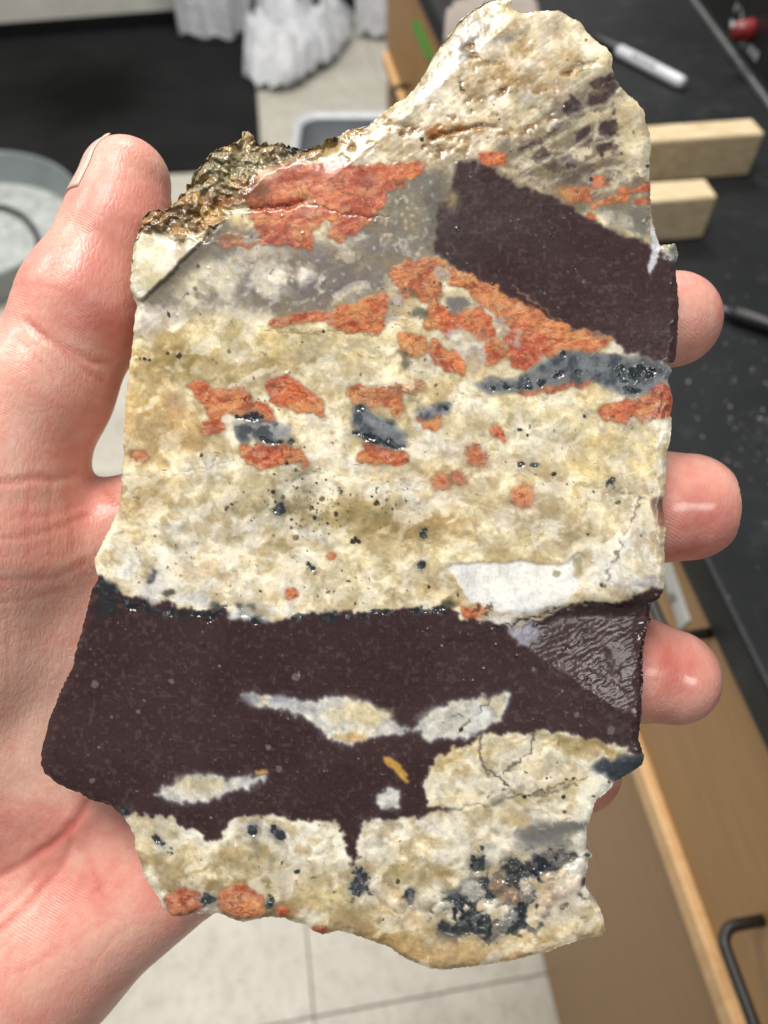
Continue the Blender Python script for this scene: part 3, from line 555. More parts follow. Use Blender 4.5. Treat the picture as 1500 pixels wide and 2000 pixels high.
# ---- blue-grey and black patches
for p, c, k in (('448,828 500,818 560,828 566,850 520,860 468,862', (138, 140, 142), .9), ('688,800 720,804 782,830 797,872 750,866 700,846 686,826', (98, 104, 110), .95), ('808,800 862,784 882,796 870,812 814,820', (116, 118, 126), .9),
                ('925,748 1000,735 1060,712 1100,686 1150,688 1240,694 1302,715 1312,740 1270,764 1220,774 1160,748 1060,752 1000,768 945,764', (88, 95, 101), .94), ('1150,1490 1200,1478 1262,1476 1262,1496 1198,1532 1170,1512', (54, 62, 70), .95)):
    w, a = stamp(p, 4, 6, 8); put(a * k, rgb(*c), w); put(a * (sstep(.54, .72, N20) * .45)[w], rgb(146, 150, 152), w); put(a * (sstep(.52, .36, N20) * .75)[w], rgb(46, 52, 60), w); part('dark_patch', w, a)
BL = [('690,838 740,850 796,868 795,880 740,868 690,852', 6), ('494,854 590,858 592,868 520,866', 6), ('930,756 1000,752 1060,738 1160,716 1170,726 1060,752 980,768', 9), ('1090,690 1104,684 1110,696 1098,702', 4), ('1190,712 1290,718 1296,744 1240,752 1200,738', 16), ('1210,752 1270,756 1250,772 1220,772', 8), ('860,788 878,792 876,806 864,802', 4),
      ('450,808 500,806 540,822 470,822', 8), ('690,792 720,796 716,808 690,806', 5), ('540,982 556,980 558,1004 536,1012 532,1002', 6), ('610,1006 620,1008 620,1016 608,1016', 3), ('652,958 668,952 676,966 662,968', 5), ('680,1044 696,1040 692,1062 680,1066', 6), ('592,1104 618,1102 614,1118 600,1116', 6), ('768,1098 774,1084 784,1096 776,1094', 3), ('820,1036 836,1030 838,1052 826,1050', 6),
      ('812,1096 828,1094 830,1112 818,1114', 6), ('1000,906 1020,902 1058,902 1060,914 1010,912', 5), ('1160,930 1200,936 1246,944 1246,958 1210,950 1180,946', 12), ('1170,1132 1196,1136 1186,1150 1168,1148', 7), ('690,1160 720,1168 735,1178 706,1172', 8), ('224,1572 250,1578 262,1594 240,1594', 4), ('288,1626 320,1630 344,1664 330,1672 296,1644', 12), ('340,1662 350,1664 346,1672 338,1672', 3), ('528,1622 548,1614 552,1648 530,1652', 9), ('480,1612 500,1610 502,1628 484,1630', 8), ('572,1700 590,1702 586,1712 570,1710', 4),
      ('690,1690 712,1680 720,1740 700,1750 680,1730', 14), ('905,1680 950,1676 955,1700 920,1712', 9), ('960,1700 1000,1680 1060,1668 1130,1660 1156,1668 1110,1700 1040,1710 985,1760 960,1760', 12), ('840,1796 880,1800 930,1790 990,1790 996,1830 930,1830 880,1822 842,1812', 10), ('1000,1730 1030,1720 1050,1770 1020,1790', 10), ('1090,1765 1116,1756 1108,1778 1094,1782', 6), ('790,1740 810,1738 808,1770 792,1764', 9), ('1140,1664 1158,1666 1156,1674 1138,1676', 3), ('836,1634 844,1632 832,1648', 2), ('938,1654 948,1652 948,1664 940,1664', 3), ('390,1745 412,1742 416,1772 394,1776', 9), ('516,1752 538,1756 536,1790 520,1790', 11), ('404,1784 470,1796 440,1798', 5), ('700,1600 712,1600 706,1622 698,1622', 5)]
BLACK = FRINGE.copy(); SPK = .5 * fbm(15, octaves=3, seed=261) + .5 * np.abs(fbm(22, octaves=3, seed=271) - .5) * 3
for p, w2 in BL:
    w, a = stamp(p, 2.5 + w2 * .45, w2 * .5, w2); a = sstep(.40, .56, a * .95 + (SPK[w] - .5) * (.6 + .05 * w2)); put(np.clip(blur(a, 3.5) * (1 - a) * 1.3, 0, .55), rgb(92, 96, 98), w); put(a * .9, rgb(32, 38, 44), w); put(a * (sstep(.48, .68, N8) * .6)[w], rgb(84, 94, 100), w)
    BLACK[w] = np.maximum(BLACK[w], a)
nw, na = stamp('770,1730 830,1745 890,1740 950,1700 990,1680 1060,1662 1150,1652 1162,1690 1146,1730 1130,1790 1060,1800 1000,1836 930,1838 840,1818 780,1790', 12, 10, 10)
gr = worley(34, 23, U + 12 * WX1 + 4 * WX2, (V + 12 * WY1 + 4 * WY2) * 1.15)
inter = sstep(.30, .04, blur(gr[1] - gr[0], .8) + (fbm(46, octaves=4, seed=265) - .44) * 2.0 + (N8 - .5) * .4)
net = na * inter[nw]
put(na * (.5 * blur(sstep(.3, .7, gr[2]), 1.5))[nw], rgb(214, 198, 184), nw)
put(np.clip(blur(net, 2.5) * .7, 0, .6), rgb(110, 104, 100), nw); put(net * .92, rgb(30, 36, 42), nw); put(net * (sstep(.5, .68, N8) * .5)[nw], rgb(80, 90, 98), nw)
BLACK[nw] = np.maximum(BLACK[nw], net); HGT[nw] += na * blur(.4 * np.clip(1 - gr[0] ** 2, 0, 1) - .2, 1.2)[nw]
for x, y, r, c in ((975, 1735, 20, (170, 142, 122)), (1000, 1750, 18, (178, 150, 130)), (1032, 1728, 17, (206, 200, 196)), (1030, 1748, 14, (196, 186, 180)), (1075, 1722, 17, (214, 196, 184)), (1090, 1745, 16, (216, 198, 186)), (1070, 1760, 15, (208, 184, 170)), (1112, 1700, 18, (226, 220, 216)), (1130, 1690, 16, (234, 234, 236)), (1120, 1725, 18, (222, 208, 198)), (1060, 1782, 12, (206, 190, 170)), (925, 1742, 22, (208, 210, 208)), (990, 1788, 20, (200, 202, 204)), (960, 1772, 18, (198, 200, 200)), (830, 1765, 18, (196, 190, 182)), (860, 1775, 16, (200, 196, 190)), (780, 1770, 16, (190, 170, 146))):
    dot(x, y, r * 1.15, c, .8, .8, x * .7)
    w = window(x - r, y - r, x + r, y + r, 4); HGT[w] += .38 * np.clip(1 - ((U[w] - x) ** 2 + (V[w] - y) ** 2) / r ** 2, 0, 1)
# grey fringe where the network meets the maroon block, crust patch and stones near 1100,400
for p, c in (('1085,362 1110,360 1130,390 1100,392', (196, 148, 94)), ('1100,396 1140,392 1150,412 1120,408', (84, 78, 56)), ('872,372 892,372 890,410 876,408', (176, 160, 110)), ('1160,410 1230,404 1268,420 1262,466 1200,440', (140, 142, 136)), ('1230,412 1268,408 1270,470 1244,462', (110, 110, 102)), ('1195,425 1230,420 1240,446 1204,440', (196, 200, 196))):
    w, a = stamp(p, 6, 6, 8); put(a * .85, rgb(*c), w)
# ---- bright chip and pale lip above the band
w, a = stamp('872,1108 930,1100 1010,1098 1100,1100 1128,1078 1142,1090 1132,1150 1104,1180 1030,1196 965,1192 915,1172 895,1140', 2.0, 4, 4)
put(a * .92, rgb(241, 241, 237), w); put(a * (sstep(.55, .75, N20) * .25)[w], rgb(206, 204, 196), w); CHIP = (w, a); part('white_chip', w, a)
w, a = stamp('940,1196 1000,1196 1080,1186 1110,1180 1050,1208 1000,1224 965,1216', 3, 4, 3); put(a * .9, rgb(196, 194, 204), w)
w, a = stamp('988,1230 1040,1216 1060,1236 1030,1262 1006,1256', 2, 6, 8); put(a * .8, rgb(150, 150, 166), w)  # lilac wet sheen at the glossy facet's left end, painted into the colour
w, a = stamp('1190,1150 1240,1130 1300,1124 1298,1142 1250,1152 1210,1166', 4, 4, 5); put(a * .85, rgb(186, 182, 192), w)
w, a = stamp('1118,1086 1138,1082 1140,1120 1122,1130', 4, 4, 6); put(a * .85, rgb(156, 136, 88), w)
dot(1088, 1122, 8, (150, 146, 112), .8)
w, a = stamp('1262,972 1294,968 1302,1000 1296,1030 1280,1020', 4, 5, 6); put(a * .9, rgb(104, 72, 62), w)
w, a = stamp('1270,1004 1296,1000 1302,1030 1282,1028', 4, 5, 6); put(a * .6, rgb(196, 130, 98), w)
w, a = stamp('920,1180 962,1178 960,1206 930,1206', 3, 5, 8); put(a * (sstep(.5, .6, N8))[w] * .8, rgb(66, 58, 30), w); put(a * (sstep(.5, .38, N8))[w] * .6, rgb(226, 206, 150), w)
crack('1256,972 1236,1010 1212,1060 1194,1100 1180,1130', 3.0, (96, 84, 66), .75, .3); crack('1190,960 1230,960 1256,975', 4, (110, 104, 84), .5, .1)
crack('960,1226 1000,1220 1050,1204 1100,1184 1180,1180 1215,1182', 2.6, (30, 20, 22), .9, .5); crack('820,1290 870,1258 920,1244 985,1228', 2.0, (40, 28, 28), .7, .25); crack('880,1256 940,1250', 1.6, (40, 28, 28), .6, .2)
crack('700,760 830,748', 2, (214, 170, 140), .6, .05)
crack('210,1200 270,1190 330,1196 400,1205', 1.5, (28, 20, 20), .5, .1); crack('340,920 430,905 500,880 640,930', 1.6, (150, 138, 108), .45, .06); crack('700,930 820,955 900,950', 1.6, (150, 138, 120), .35, .06)
crack('930,880 1000,900 1060,930', 1.4, (120, 110, 84), .4, .06); crack('900,960 1000,1010 1100,1040', 1.4, (150, 140, 116), .45, .06)
# ---- crust and chipped corner, upper left
CRUST = '268,452 285,405 335,395 385,325 425,285 476,250 498,278 560,280 640,270 660,262 664,290 620,310 560,318 512,338 484,372 470,398 425,400 442,424 412,462 350,482 300,456'
w, cr = stamp(CRUST, 3, 4, 6); CR = (w, cr)
wc = worley(14, 14, U + 8 * WX2 + 10 * WX1, V + 8 * WY2 + 10 * WY1)
put(cr, rgb(144, 124, 88), w)
put(cr * (sstep(.35, .65, wc[2]) * .6)[w], rgb(172, 162, 128), w); put(cr * (sstep(.46, .62, N40) * .7)[w], rgb(126, 88, 54), w); put(cr * (sstep(.62, .74, N20) * .6)[w], rgb(66, 52, 40), w); put(cr * (sstep(.62, .7, fbm(16, octaves=3, seed=231)) * .7)[w], rgb(196, 148, 76), w)
part('crystal_crust', w, cr)
for z in ((450, 320, 70, 26, (138, 130, 96), .6), (500, 370, 26, 16, (116, 62, 28), .8), (440, 395, 40, 10, (120, 72, 34), .7), (310, 425, 30, 14, (150, 108, 70), .7), (365, 425, 40, 20, (96, 74, 48), .6), (410, 425, 26, 16, (190, 142, 70), .7), (575, 290, 26, 11, (34, 40, 38), .95), (484, 268, 10, 14, (214, 188, 140), .9), (520, 340, 20, 10, (212, 174, 146), .7), (640, 290, 30, 12, (196, 168, 120), .7)):
    zone(*z, rough=.6)
w, a = stamp('258,480 272,450 330,462 400,452 432,430 276,590 252,566', 2, 3, 3); FACET = (w, a)
put(a * .9, rgb(220, 214, 192), w); put(a * (sstep(.5, .66, N40) * .6)[w], rgb(196, 180, 140), w); part('chipped_corner', w, a)
for z in ((300, 545, 26, 14, (180, 166, 118), .6), (340, 480, 20, 10, (232, 228, 214), .8), (352, 470, 9, 26, (150, 118, 76), .5)): zone(*z)
w, a = stamp('436,432 470,434 430,500 370,545 300,592 278,590', 7, 3, 3); put(a * .5, rgb(112, 102, 90), w)  # shadow-like dark reflection right of the chip's diagonal, painted into the colour
w, a = stamp('432,432 452,436 400,500 330,556 284,588 277,588', 4, 2, 2); put(a * .7, rgb(84, 74, 64), w)  # narrower, darker core of the same painted reflection
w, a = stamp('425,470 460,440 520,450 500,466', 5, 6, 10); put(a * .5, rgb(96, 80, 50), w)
w, a = stamp('1270,428 1284,458 1291,484 1284,512 1268,538 1266,520 1274,490 1270,460', 1.5, 2, 2); put(a * .9, rgb(206, 210, 220), w); WCH = (w, a); part('glassy_chip', w, a)
w, a = stamp('1291,480 1322,474 1328,496 1322,512 1296,506', 2, 3, 4); put(a * .85, rgb(128, 132, 126), w); put(a * (sstep(.5, .62, N8))[w] * .6, rgb(196, 196, 186), w)
# ---- specks
rs = np.random.RandomState(7)
def free(x, y): return PARTS[PART[int(round((y - GY0) / STEP)), int(round((x - GX0) / STEP))]]
for x, y, r in ((350, 695, 5.5), (328, 690, 4), (292, 703, 3), (282, 700, 4), (632, 648, 4), (590, 668, 2), (690, 1058, 6), (700, 1058, 5), (640, 1022, 2.5), (535, 960, 5), (560, 905, 3.5), (600, 1075, 2.5), (726, 970, 3), (735, 962, 2), (1082, 926, 4.5), (1252, 1046, 3.5), (824, 272, 4.5), (1148, 1044, 2.5), (838, 1146, 4), (1030, 850, 3), (900, 1425, 4.5), (1068, 1520, 2.5), (1120, 1520, 3.5), (1106, 1522, 2.5), (1024, 1556, 4), (1100, 1556, 4)):
    dot(x, y, r, (44, 34, 24), .95)
for cx, cy, sx, sy, n in ((620, 1000, 170, 80, 190), (640, 980, 120, 50, 60), (380, 640, 130, 120, 36), (1030, 560, 20, 20, 0), (1160, 945, 90, 40, 26), (1060, 1540, 120, 40, 44), (700, 1150, 160, 40, 50), (820, 590, 80, 60, 60), (1000, 840, 140, 60, 26), (980, 200, 180, 110, 60), (700, 1700, 260, 80, 60), (500, 440, 70, 40, 40), (330, 1100, 120, 60, 30), (820, 720, 90, 60, 40), (1160, 350, 80, 50, 30), (500, 790, 100, 60, 26), (1230, 300, 40, 120, 12)):
    for _ in range(int(n * .55)):
        x, y = cx + rs.randn() * sx * .6, cy + rs.randn() * sy * .6
        if not (GX0 + 12 < x < GX1 - 12 and GY0 + 12 < y < GY1 - 12): continue
        if 'maroon' in free(x, y): continue
        r = 1.4 + rs.exponential(1.1); dot(x, y, min(r, 6), ((46, 40, 30), (40, 46, 50), (96, 72, 40), (120, 100, 60))[rs.randint(4)], rs.uniform(.5, .95), rs.uniform(.3, 1), rs.uniform(0, 3.1))
for _ in range(700):
    x, y = rs.uniform(90, 1320), rs.uniform(300, 1620)
    if 'maroon' in free(x, y): dot(x, y, rs.choice([1.8, 2.2, 2.8], p=[.6, .3, .1]), ((120, 104, 102), (160, 150, 148), (104, 84, 82))[rs.randint(3)], rs.uniform(.3, .8))
for x, y, r in ((185, 1337, 7), (578, 1323, 8), (335, 1330, 5), (525, 1460, 6), (545, 1502, 7), (1194, 1425, 9), (1126, 1396, 5), (1042, 1308, 5), (1140, 550, 4), (270, 1390, 5), (180, 1525, 5), (218, 1400, 3)):
    dot(x, y, r, (150, 144, 148), .5)
# fine thread lines (needle inclusions)
for _ in range(150):
    x, y = rs.uniform(260, 1280), rs.uniform(480, 1180); 
    if free(x, y) != 'quartz_body': continue
    t = rs.uniform(-.9, .5); l = rs.uniform(5, 16)
    crack([(x, y), (x + l * math.cos(t), y + l * math.sin(t))], 1.3, ((92, 80, 56), (140, 122, 84), (70, 66, 60))[rs.randint(3)], rs.uniform(.3, .7), .02)
# overall fine mottling of the colour
put(np.full(U.shape, .10) * sstep(.5, .8, N8), rgb(250, 248, 240)); put(np.full(U.shape, .12) * sstep(.5, .25, N8), rgb(96, 86, 70))
q0 = np.isin(PART, [0, PARTS.index('lower_quartz_vein')]).astype(float); q0 = blur(q0, 1.0)
lum0 = COL.mean(-1); mk = np.zeros(U.shape); mk[cap_w] = .6 * cap_a; mk[gw] = np.maximum(mk[gw], .72 * ga); q0 *= (1 - mk) * (1 - np.clip(BLACK * 1.5, 0, 1)) * sstep(.46, .66, lum0)
put(q0 * sstep(.50, .66, fbm(64, 42, -.1, 5, 601, U + 20 * WX1, V + 20 * WY1)) * .45, rgb(198, 182, 148))
put(q0 * sstep(.52, .66, fbm(30, 22, .3, 5, 611, U + 12 * WX1, V + 12 * WY1)) * .40, rgb(190, 166, 120))
put(q0 * sstep(.53, .66, fbm(42, 26, -.5, 5, 621, U + 22 * WX1, V + 22 * WY1)) * .5, rgb(243, 241, 236))
D1 = fbm(26, octaves=5, seed=501, x=U + 18 * WX1, y=V + 18 * WY1) - .5; D2 = fbm(9, octaves=3, seed=511, x=U + 6 * WX2, y=V + 6 * WY2) - .5; D3 = fbm(64, 40, -.1, 4, 521) - .5
mar = np.isin(PART, [k for k, n in enumerate(PARTS) if n.startswith('maroon')]).astype(float); mar = blur(mar, 1.0)
amp = 1 - .8 * mar
veil = sstep(.40, .62, fbm(55, 34, -.15, 5, 531, U + 26 * WX1, V + 26 * WY1))
DET = amp * (.18 * D1 + .06 * D2 + .18 * D3)
warm = amp * (.10 * D3 + .06 * D1)
COL *= (1 + DET)[..., None]
COL *= 1 + np.stack([.10 * warm, -.12 * warm, -.9 * warm], -1)
qz = np.isin(PART, [k for k, n in enumerate(PARTS) if n in ('quartz_body', 'lower_quartz_vein', 'quartz_lens')]).astype(float); qz = blur(qz, .8)
b1 = np.abs(fbm(44, 30, -.2, 4, 541, U + 20 * WX1, V + 20 * WY1) - .5) * 2; b2 = np.abs(fbm(20, 15, .5, 3, 551, U + 9 * WX1, V + 9 * WY1) - .5) * 2
tuft = sstep(.10, .42, b1) * .6 + sstep(.10, .45, b2) * .4
lum = COL.mean(-1)
COL *= (1 + qz * (.10 * (tuft - .55)) * sstep(.35, .6, lum))[..., None]
TRANS = qz * .45 * sstep(.3, .6, lum); qk = qz * sstep(.42, .62, lum); l2 = np.clip(.775 + (lum - .775) * 1.34 + .008, .2, .95)
COL *= (1 + qk * (l2 / np.maximum(lum, .05) - 1))[..., None]
gm = COL.mean(-1, keepdims=True); COL = gm + (COL - gm) * (1 - .06 * qk[..., None])
gw2 = COL[..., 0] - .29 * (COL[..., 0] - COL[..., 2]); COL[..., 1] = COL[..., 1] * (1 - .75 * qz) + np.minimum(COL[..., 1], gw2) * .75 * qz
COL[..., 2] *= 1 - qz * .055; COL[..., 0] *= 1 + .012 * qz * sstep(.5, .7, lum); COL[..., 1] *= 1 - qz * .006
COL = np.clip(COL, 0, .97)

# ---- relief in mm and wetness
isq = np.isin(PART, [0])
HGT += (N20 - .5) * .06 + (N8 - .5) * .035 + (N90 - .5) * .25
w, cr = CR
HGT[w] += cr * (-1.7 + .9 * np.sqrt(np.clip(1 - wc[0] ** 2, 0, 1)) * (.4 + wc[2]) + 1.6 * (N40 - .5) * 2 + .8 * (N20 - .5) * 2)[w]
crk = np.zeros(U.shape); crk[w] = cr
w, a = FACET; d = ((432 - U[w]) * .715 + (430 - V[w]) * .699 * -1)
nrm = ((U[w] - 432) * (-.716) + (V[w] - 430) * (-.698)); HGT[w] -= a * (-.75 + .020 * np.clip(nrm, 0, 140))
w, a = CHIP; HGT[w] += a * (-.12 + .003 * (V[w] - 1140))
capf = np.zeros(U.shape); capf[cap_w] = cap_a
HGT += capf * ((ST - .5) * .10 + (STF - .5) * .05 + .22 * (N40 - .5) + .08 * (N20 - .5))
HGT -= blur(PIT * capf * (.15 + .3 * sstep(.6, .7, fbm(16, 11, .5, 3, 147))), 1.0)
sidef = sstep(8, -26, (U - 960) * .56 + (V - 60) * .83 - 0) * 0
e1 = ((U - 830) * (-.66) + (V - 200) * (-.75))                  # left flank facet of the cap
HGT -= .016 * np.clip(e1 - 6, 0, 80) * capf * sstep(1010, 985, U)
# glossy undulating facet at the right end of the band
fw_, fa_ = stamp('985,1228 1060,1206 1110,1188 1200,1182 1262,1176 1262,1400 1200,1390 1120,1350 1060,1290 1010,1262', 13, 10, 8)
SAW = np.sin((U * .86 + V * .5) * .52 + 3 * WX1 + 2.0 * WX2) * .5 + np.sin((U * .9 + V * .42) * .33 + 5 * WY1)
dd_ = np.clip((U[fw_] - 1000) * .546 - (V[fw_] - 1250) * .837, 0, None)
qq = (U * .45 + V * .89 + 10 * WX1 + 5 * WX2)[fw_] / 11.0
saw = np.abs(((qq % 1.0) - .82)); saw = np.where(qq % 1.0 < .82, (qq % 1.0) / .82, (1 - qq % 1.0) / .18)
HGT[fw_] += fa_ * (-.019 * dd_ + .085 * saw * sstep(.34, .62, N40[fw_] + .08) * (.4 + .9 * N20[fw_]) + .05 * (N20[fw_] - .5) + .22 * (N40[fw_] - .5) + .7 * (N90[fw_] - .5))
glf = np.zeros(U.shape); glf[fw_] = fa_
WET = .55 + .12 * (N40 - .5) + .22 * crk * sstep(.45, .6, N20) - .1 * crk + .12 * capf * sstep(.45, .6, N90) + - .10 * glf + .45 * BLACK
HGT += BLACK * (.34 * (fbm(9, octaves=3, seed=241) - .5) * 2 - .12)
WET += mar * .35 * (N180 - .5) * 2 + mar * .2 * (N40 - .5)
WET = np.clip(WET, 0, 1)
for ln, dp in (('424,402 446,416 500,409 560,409 592,399', .9), ('846,276 880,262 940,252 965,250', .8), ('690,262 740,246 790,250', .5), ('1110,150 1130,132 1160,128', .6)):
    ln = pts(ln); w = window(min(p[0] for p in ln), min(p[1] for p in ln), max(p[0] for p in ln), max(p[1] for p in ln), 24)
    xx, yy = U[w] + 4 * WX2[w] + 2 * WX3[w], V[w] + 5 * WY2[w] + 2 * WY3[w]; d = polydist(xx, yy, ln); yl = np.interp(xx, [p[0] for p in ln], [p[1] for p in ln])
    HGT[w] -= dp * np.exp(-(d / 9) ** 2) * sstep(3, -3, yy - yl); WET[w] = np.maximum(WET[w], .95 * np.exp(-(d / 8) ** 2))
w, a = WCH; HGT[w] += a * (.010 * (V[w] - 480) * .5 - .2); WET[w] = np.maximum(WET[w], a * .9)
r2 = np.random.RandomState(17)
for _ in range(190):
    x, y = r2.uniform(100, 1300), r2.uniform(20, 1850); r = r2.uniform(2.6, 4.5); w = window(x - r, y - r, x + r, y + r, 3)
    g = np.clip(1 - ((U[w] - x) ** 2 + (V[w] - y) ** 2) / r ** 2, 0, 1); HGT[w] += r2.uniform(.06, .16) * g; WET[w] = np.maximum(WET[w], .95 * (g > .05))
# the rim of the slab is slightly broken down
HGT -= .45 * np.exp(-(rim / 4.0) ** 2) + .35 * sstep(16, 0, rim + (N20 - .5) * 26)
# ---------------------------------------------------------------- things behind the hand
def plastic_material():
    m = Nodes('white film'); f = m.noise(14, 5, .6)
    m.l(m.ramp(f, [(.3, srgb(226, 228, 234)), (.7, srgb(244, 245, 248))]), m.b.inputs['Base Color']); m.b.inputs['Roughness'].default_value = .3
    m.b.inputs['Alpha'].default_value = .86
    vo = m.n('ShaderNodeTexVoronoi'); vo.inputs['Scale'].default_value = 22; m.l(m.scaled(1, 1, .35), vo.inputs['Vector'])
    m.l(m.bump(vo.outputs['Distance'], .5, .02, m.bump(m.noise(40, 4, .6, dist=1.5), .7, .02)), m.b.inputs['Normal']); return m.mat
M_film = plastic_material()
M_bin = plain('pale grey bin', srgb(176, 178, 180), .5)
def nz(x, y, z, seed=0):
    from mathutils import noise
    return noise.noise(Vector((x + seed * 7.3, y - seed * 3.1, z + seed * 1.7)))
def lined_bin(px0, px1, py, label, seed, lean=0.0):
    a, b = on_z(px0, py, .009), on_z(px1, py, .009); c = (a + b) / 2; r = (b - a).length / 2; c = c + Vector((0, r * .8, 0))
    t = tag(empty('lined_bin', c), label, 'bin', 'bins wrapped in white plastic film along the wall')
    n, h = 72, 20; verts = []; faces = []
    for k in range(h + 1):
        z = .014 + .56 * k / h
        for i in range(n):
            w = 2 * math.pi * i / n
            fold = .05 * math.sin(5 * w + seed + 2.5 * nz(0, 0, z * 3, seed)) + .035 * math.sin(11 * w + 3 * nz(w, 0, z * 2, seed + 4)) + .06 * nz(math.cos(w) * 1.5, math.sin(w) * 1.5, z * 4, seed)
            rr = r * (.93 + .10 * k / h) * (1 + fold * 1.3)
            verts.append(c + Vector((rr * math.cos(w) + lean * z, rr * math.sin(w) * .9, z + (.035 * nz(w * 2, 1, 0, seed) if k == 0 else 0))))
    for k in range(h):
        for i in range(n): faces.append((k * n + i, k * n + (i + 1) % n, (k + 1) * n + (i + 1) % n, (k + 1) * n + i))
    mesh_obj('film_liner', verts, faces, M_film, t, True)
    body = [c + Vector((r * .84 * math.cos(2 * math.pi * i / 40), r * .74 * math.sin(2 * math.pi * i / 40), z)) for z in (.0, .5) for i in range(40)]
    mesh_obj('bin_body', body, [(i, (i + 1) % 40, 40 + (i + 1) % 40, 40 + i) for i in range(40)] + [tuple(range(40))[::-1]], M_bin, t, True)
lined_bin(336, 488, 84, 'white film wrapped bin standing on the black mat, leftmost', 1)
lined_bin(500, 606, 60, 'white film wrapped bin behind the crumpled plastic sheet', 2)
lined_bin(690, 790, 76, 'white film wrapped bin beside the end of the brown cabinet', 3)
# crumpled sheet lying on the floor
def crumpled_sheet():
    pc = on_z(588, 150, 0); px = 1.0
    o = on_z(478, 150, 0); e = on_z(700, 150, 0); W = (e - o).length
    f = on_z(588, 188, 0); g = on_z(588, 64, 0); D = (g - f).length
    n = 72; verts = []; faces = []
    outline = [(478, 150), (500, 182), (548, 186), (600, 170), (650, 132), (688, 84), (690, 50), (640, 50), (600, 74), (560, 40), (505, 40), (505, 90), (474, 135)]
    for j in range(n + 1):
        for i in range(n + 1):
            p = (470 + 230 * i / n, 36 + 155 * j / n); verts.append(p)
    vv = np.array(verts); ins = pip(vv[:, 0], vv[:, 1], outline); dd = polydist(vv[:, 0], vv[:, 1], outline, True)
    out = []
    for (x, y), k, d in zip(verts, ins, dd):
        p = on_z(x, y, 0)
        qx, qy = p.x + .12 * nz(p.x * 4, p.y * 4, 2, 9), p.y + .12 * nz(p.x * 4, p.y * 4, 5, 9); rz = (1 - abs(nz(qx * 5, qy * 2.4, 0, 5)) * 2.2) * .045 + (1 - abs(nz(qx * 11 + qy * 4, qy * 5, 0, 6)) * 2) * .026 + abs(nz(qx * 26, qy * 19, 0, 8)) * .022
        z = .012 + (min(d, 26) / 26) ** .6 * (.05 + 1.5 * rz)
        out.append(Vector((p.x + .03 * nz(p.x * 9, p.y * 9, 1, 3), p.y + .03 * nz(p.x * 9, p.y * 9, 1, 4), z)))
    for j in range(n):
        for i in range(n):
            q = (j * (n + 1) + i, j * (n + 1) + i + 1, (j + 1) * (n + 1) + i + 1, (j + 1) * (n + 1) + i)
            if all(ins[k] for k in q): faces.append(q[::-1])
    o = mesh_obj('plastic_sheet', out, faces, M_film, None, False)
    bm = bmesh.new(); bm.from_mesh(o.data); bmesh.ops.delete(bm, geom=[v for v in bm.verts if not v.link_faces], context='VERTS'); bm.to_mesh(o.data); bm.free()
    s = o.modifiers.new('thickness', 'SOLIDIFY'); s.thickness = .002
    tag(o, 'crumpled translucent white plastic sheet lying across the corner of the black mat', 'plastic sheet')
crumpled_sheet()

# grey tub
def rounded_rect(cx, cy, hx, hy, r, n=8):
    out = []
    for (sx, sy, a0) in ((1, 1, 0), (-1, 1, 90), (-1, -1, 180), (1, -1, 270)):
        for k in range(n + 1):
            w = math.radians(a0 + 90 * k / n); out.append((cx + sx * (hx - r) + r * math.cos(w), cy + sy * (hy - r) + r * math.sin(w)))
    return out
M_tubw = plain('pale tub rim', srgb(206, 210, 214), .35, .05); M_tubg = plain('grey tub plastic', srgb(122, 127, 132), .35, .1, 6)
ca = on_z(582, 222, .12); t = tag(empty('storage_tub', (ca.x + .22, ca.y - .16, 0)), 'grey plastic tub with a pale rounded rim on the floor behind the slab', 'tub')
rings = [(.20, .145, .05, .004), (.215, .157, .055, .115), (.224, .166, .06, .115), (.226, .168, .06, .122), (.218, .160, .056, .124), (.208, .150, .052, .112), (.194, .138, .048, .010)]
verts = []; N = 36
for hx, hy, r, z in rings: verts += [Vector((ca.x + .22 + x, ca.y - .16 + y, z)) for x, y in rounded_rect(0, 0, hx, hy, r)]
ff = lambda a: [(a * N + i, a * N + (i + 1) % N, (a + 1) * N + (i + 1) % N, (a + 1) * N + i) for i in range(N)]
mesh_obj('tub_body', verts, ff(0) + ff(5) + [tuple(6 * N + i for i in range(N)), tuple(range(N))[::-1]], M_tubg, t, True)
mesh_obj('rim', verts, ff(1) + ff(2) + ff(3) + ff(4), M_tubw, t, True)

# round grey tub at the left with a cable in it
tc = on_z(-62, 480, .0); R = .29
t = tag(empty('round_tub', tc), 'shallow round grey tub with a dusty floor, left of the thumb', 'tub')
M_tin = plain('galvanised grey', srgb(150, 158, 158), .38, .12, 8, .25); M_dust = plain('dusty grey', srgb(190, 195, 192), .8, .16, 40, bump=.4, bscale=120)
prof = [(R * .94, .0), (R * .985, .06), (R * 1.0, .075), (R * 1.012, .082), (R * 1.0, .088), (R * .985, .080), (R * .93, .010)]
n = 72; verts = [tc + Vector((r * math.cos(2 * math.pi * i / n), r * math.sin(2 * math.pi * i / n), z)) for r, z in prof for i in range(n)]
mesh_obj('side', verts, [(a * n + i, a * n + (i + 1) % n, (a + 1) * n + (i + 1) % n, (a + 1) * n + i) for a in range(len(prof) - 1) for i in range(n)], M_tin, t, True)
verts = [tc + Vector((0, 0, .008))] + [tc + Vector((R * .95 * math.cos(2 * math.pi * i / n), R * .95 * math.sin(2 * math.pi * i / n), .008)) for i in range(n)]
mesh_obj('tub_floor', verts, [(0, i + 1, (i + 1) % n + 1) for i in range(n)], M_dust, t)
cp = [(-60, 412), (-20, 403), (10, 405), (40, 418), (62, 440), (74, 466), (76, 492), (66, 520), (40, 560)]
tag(tube('cable', [on_z(x, y, .018) for x, y in cp], .0065, M_black, None, 10), 'thin dark cable curling inside the round grey tub', 'cable')

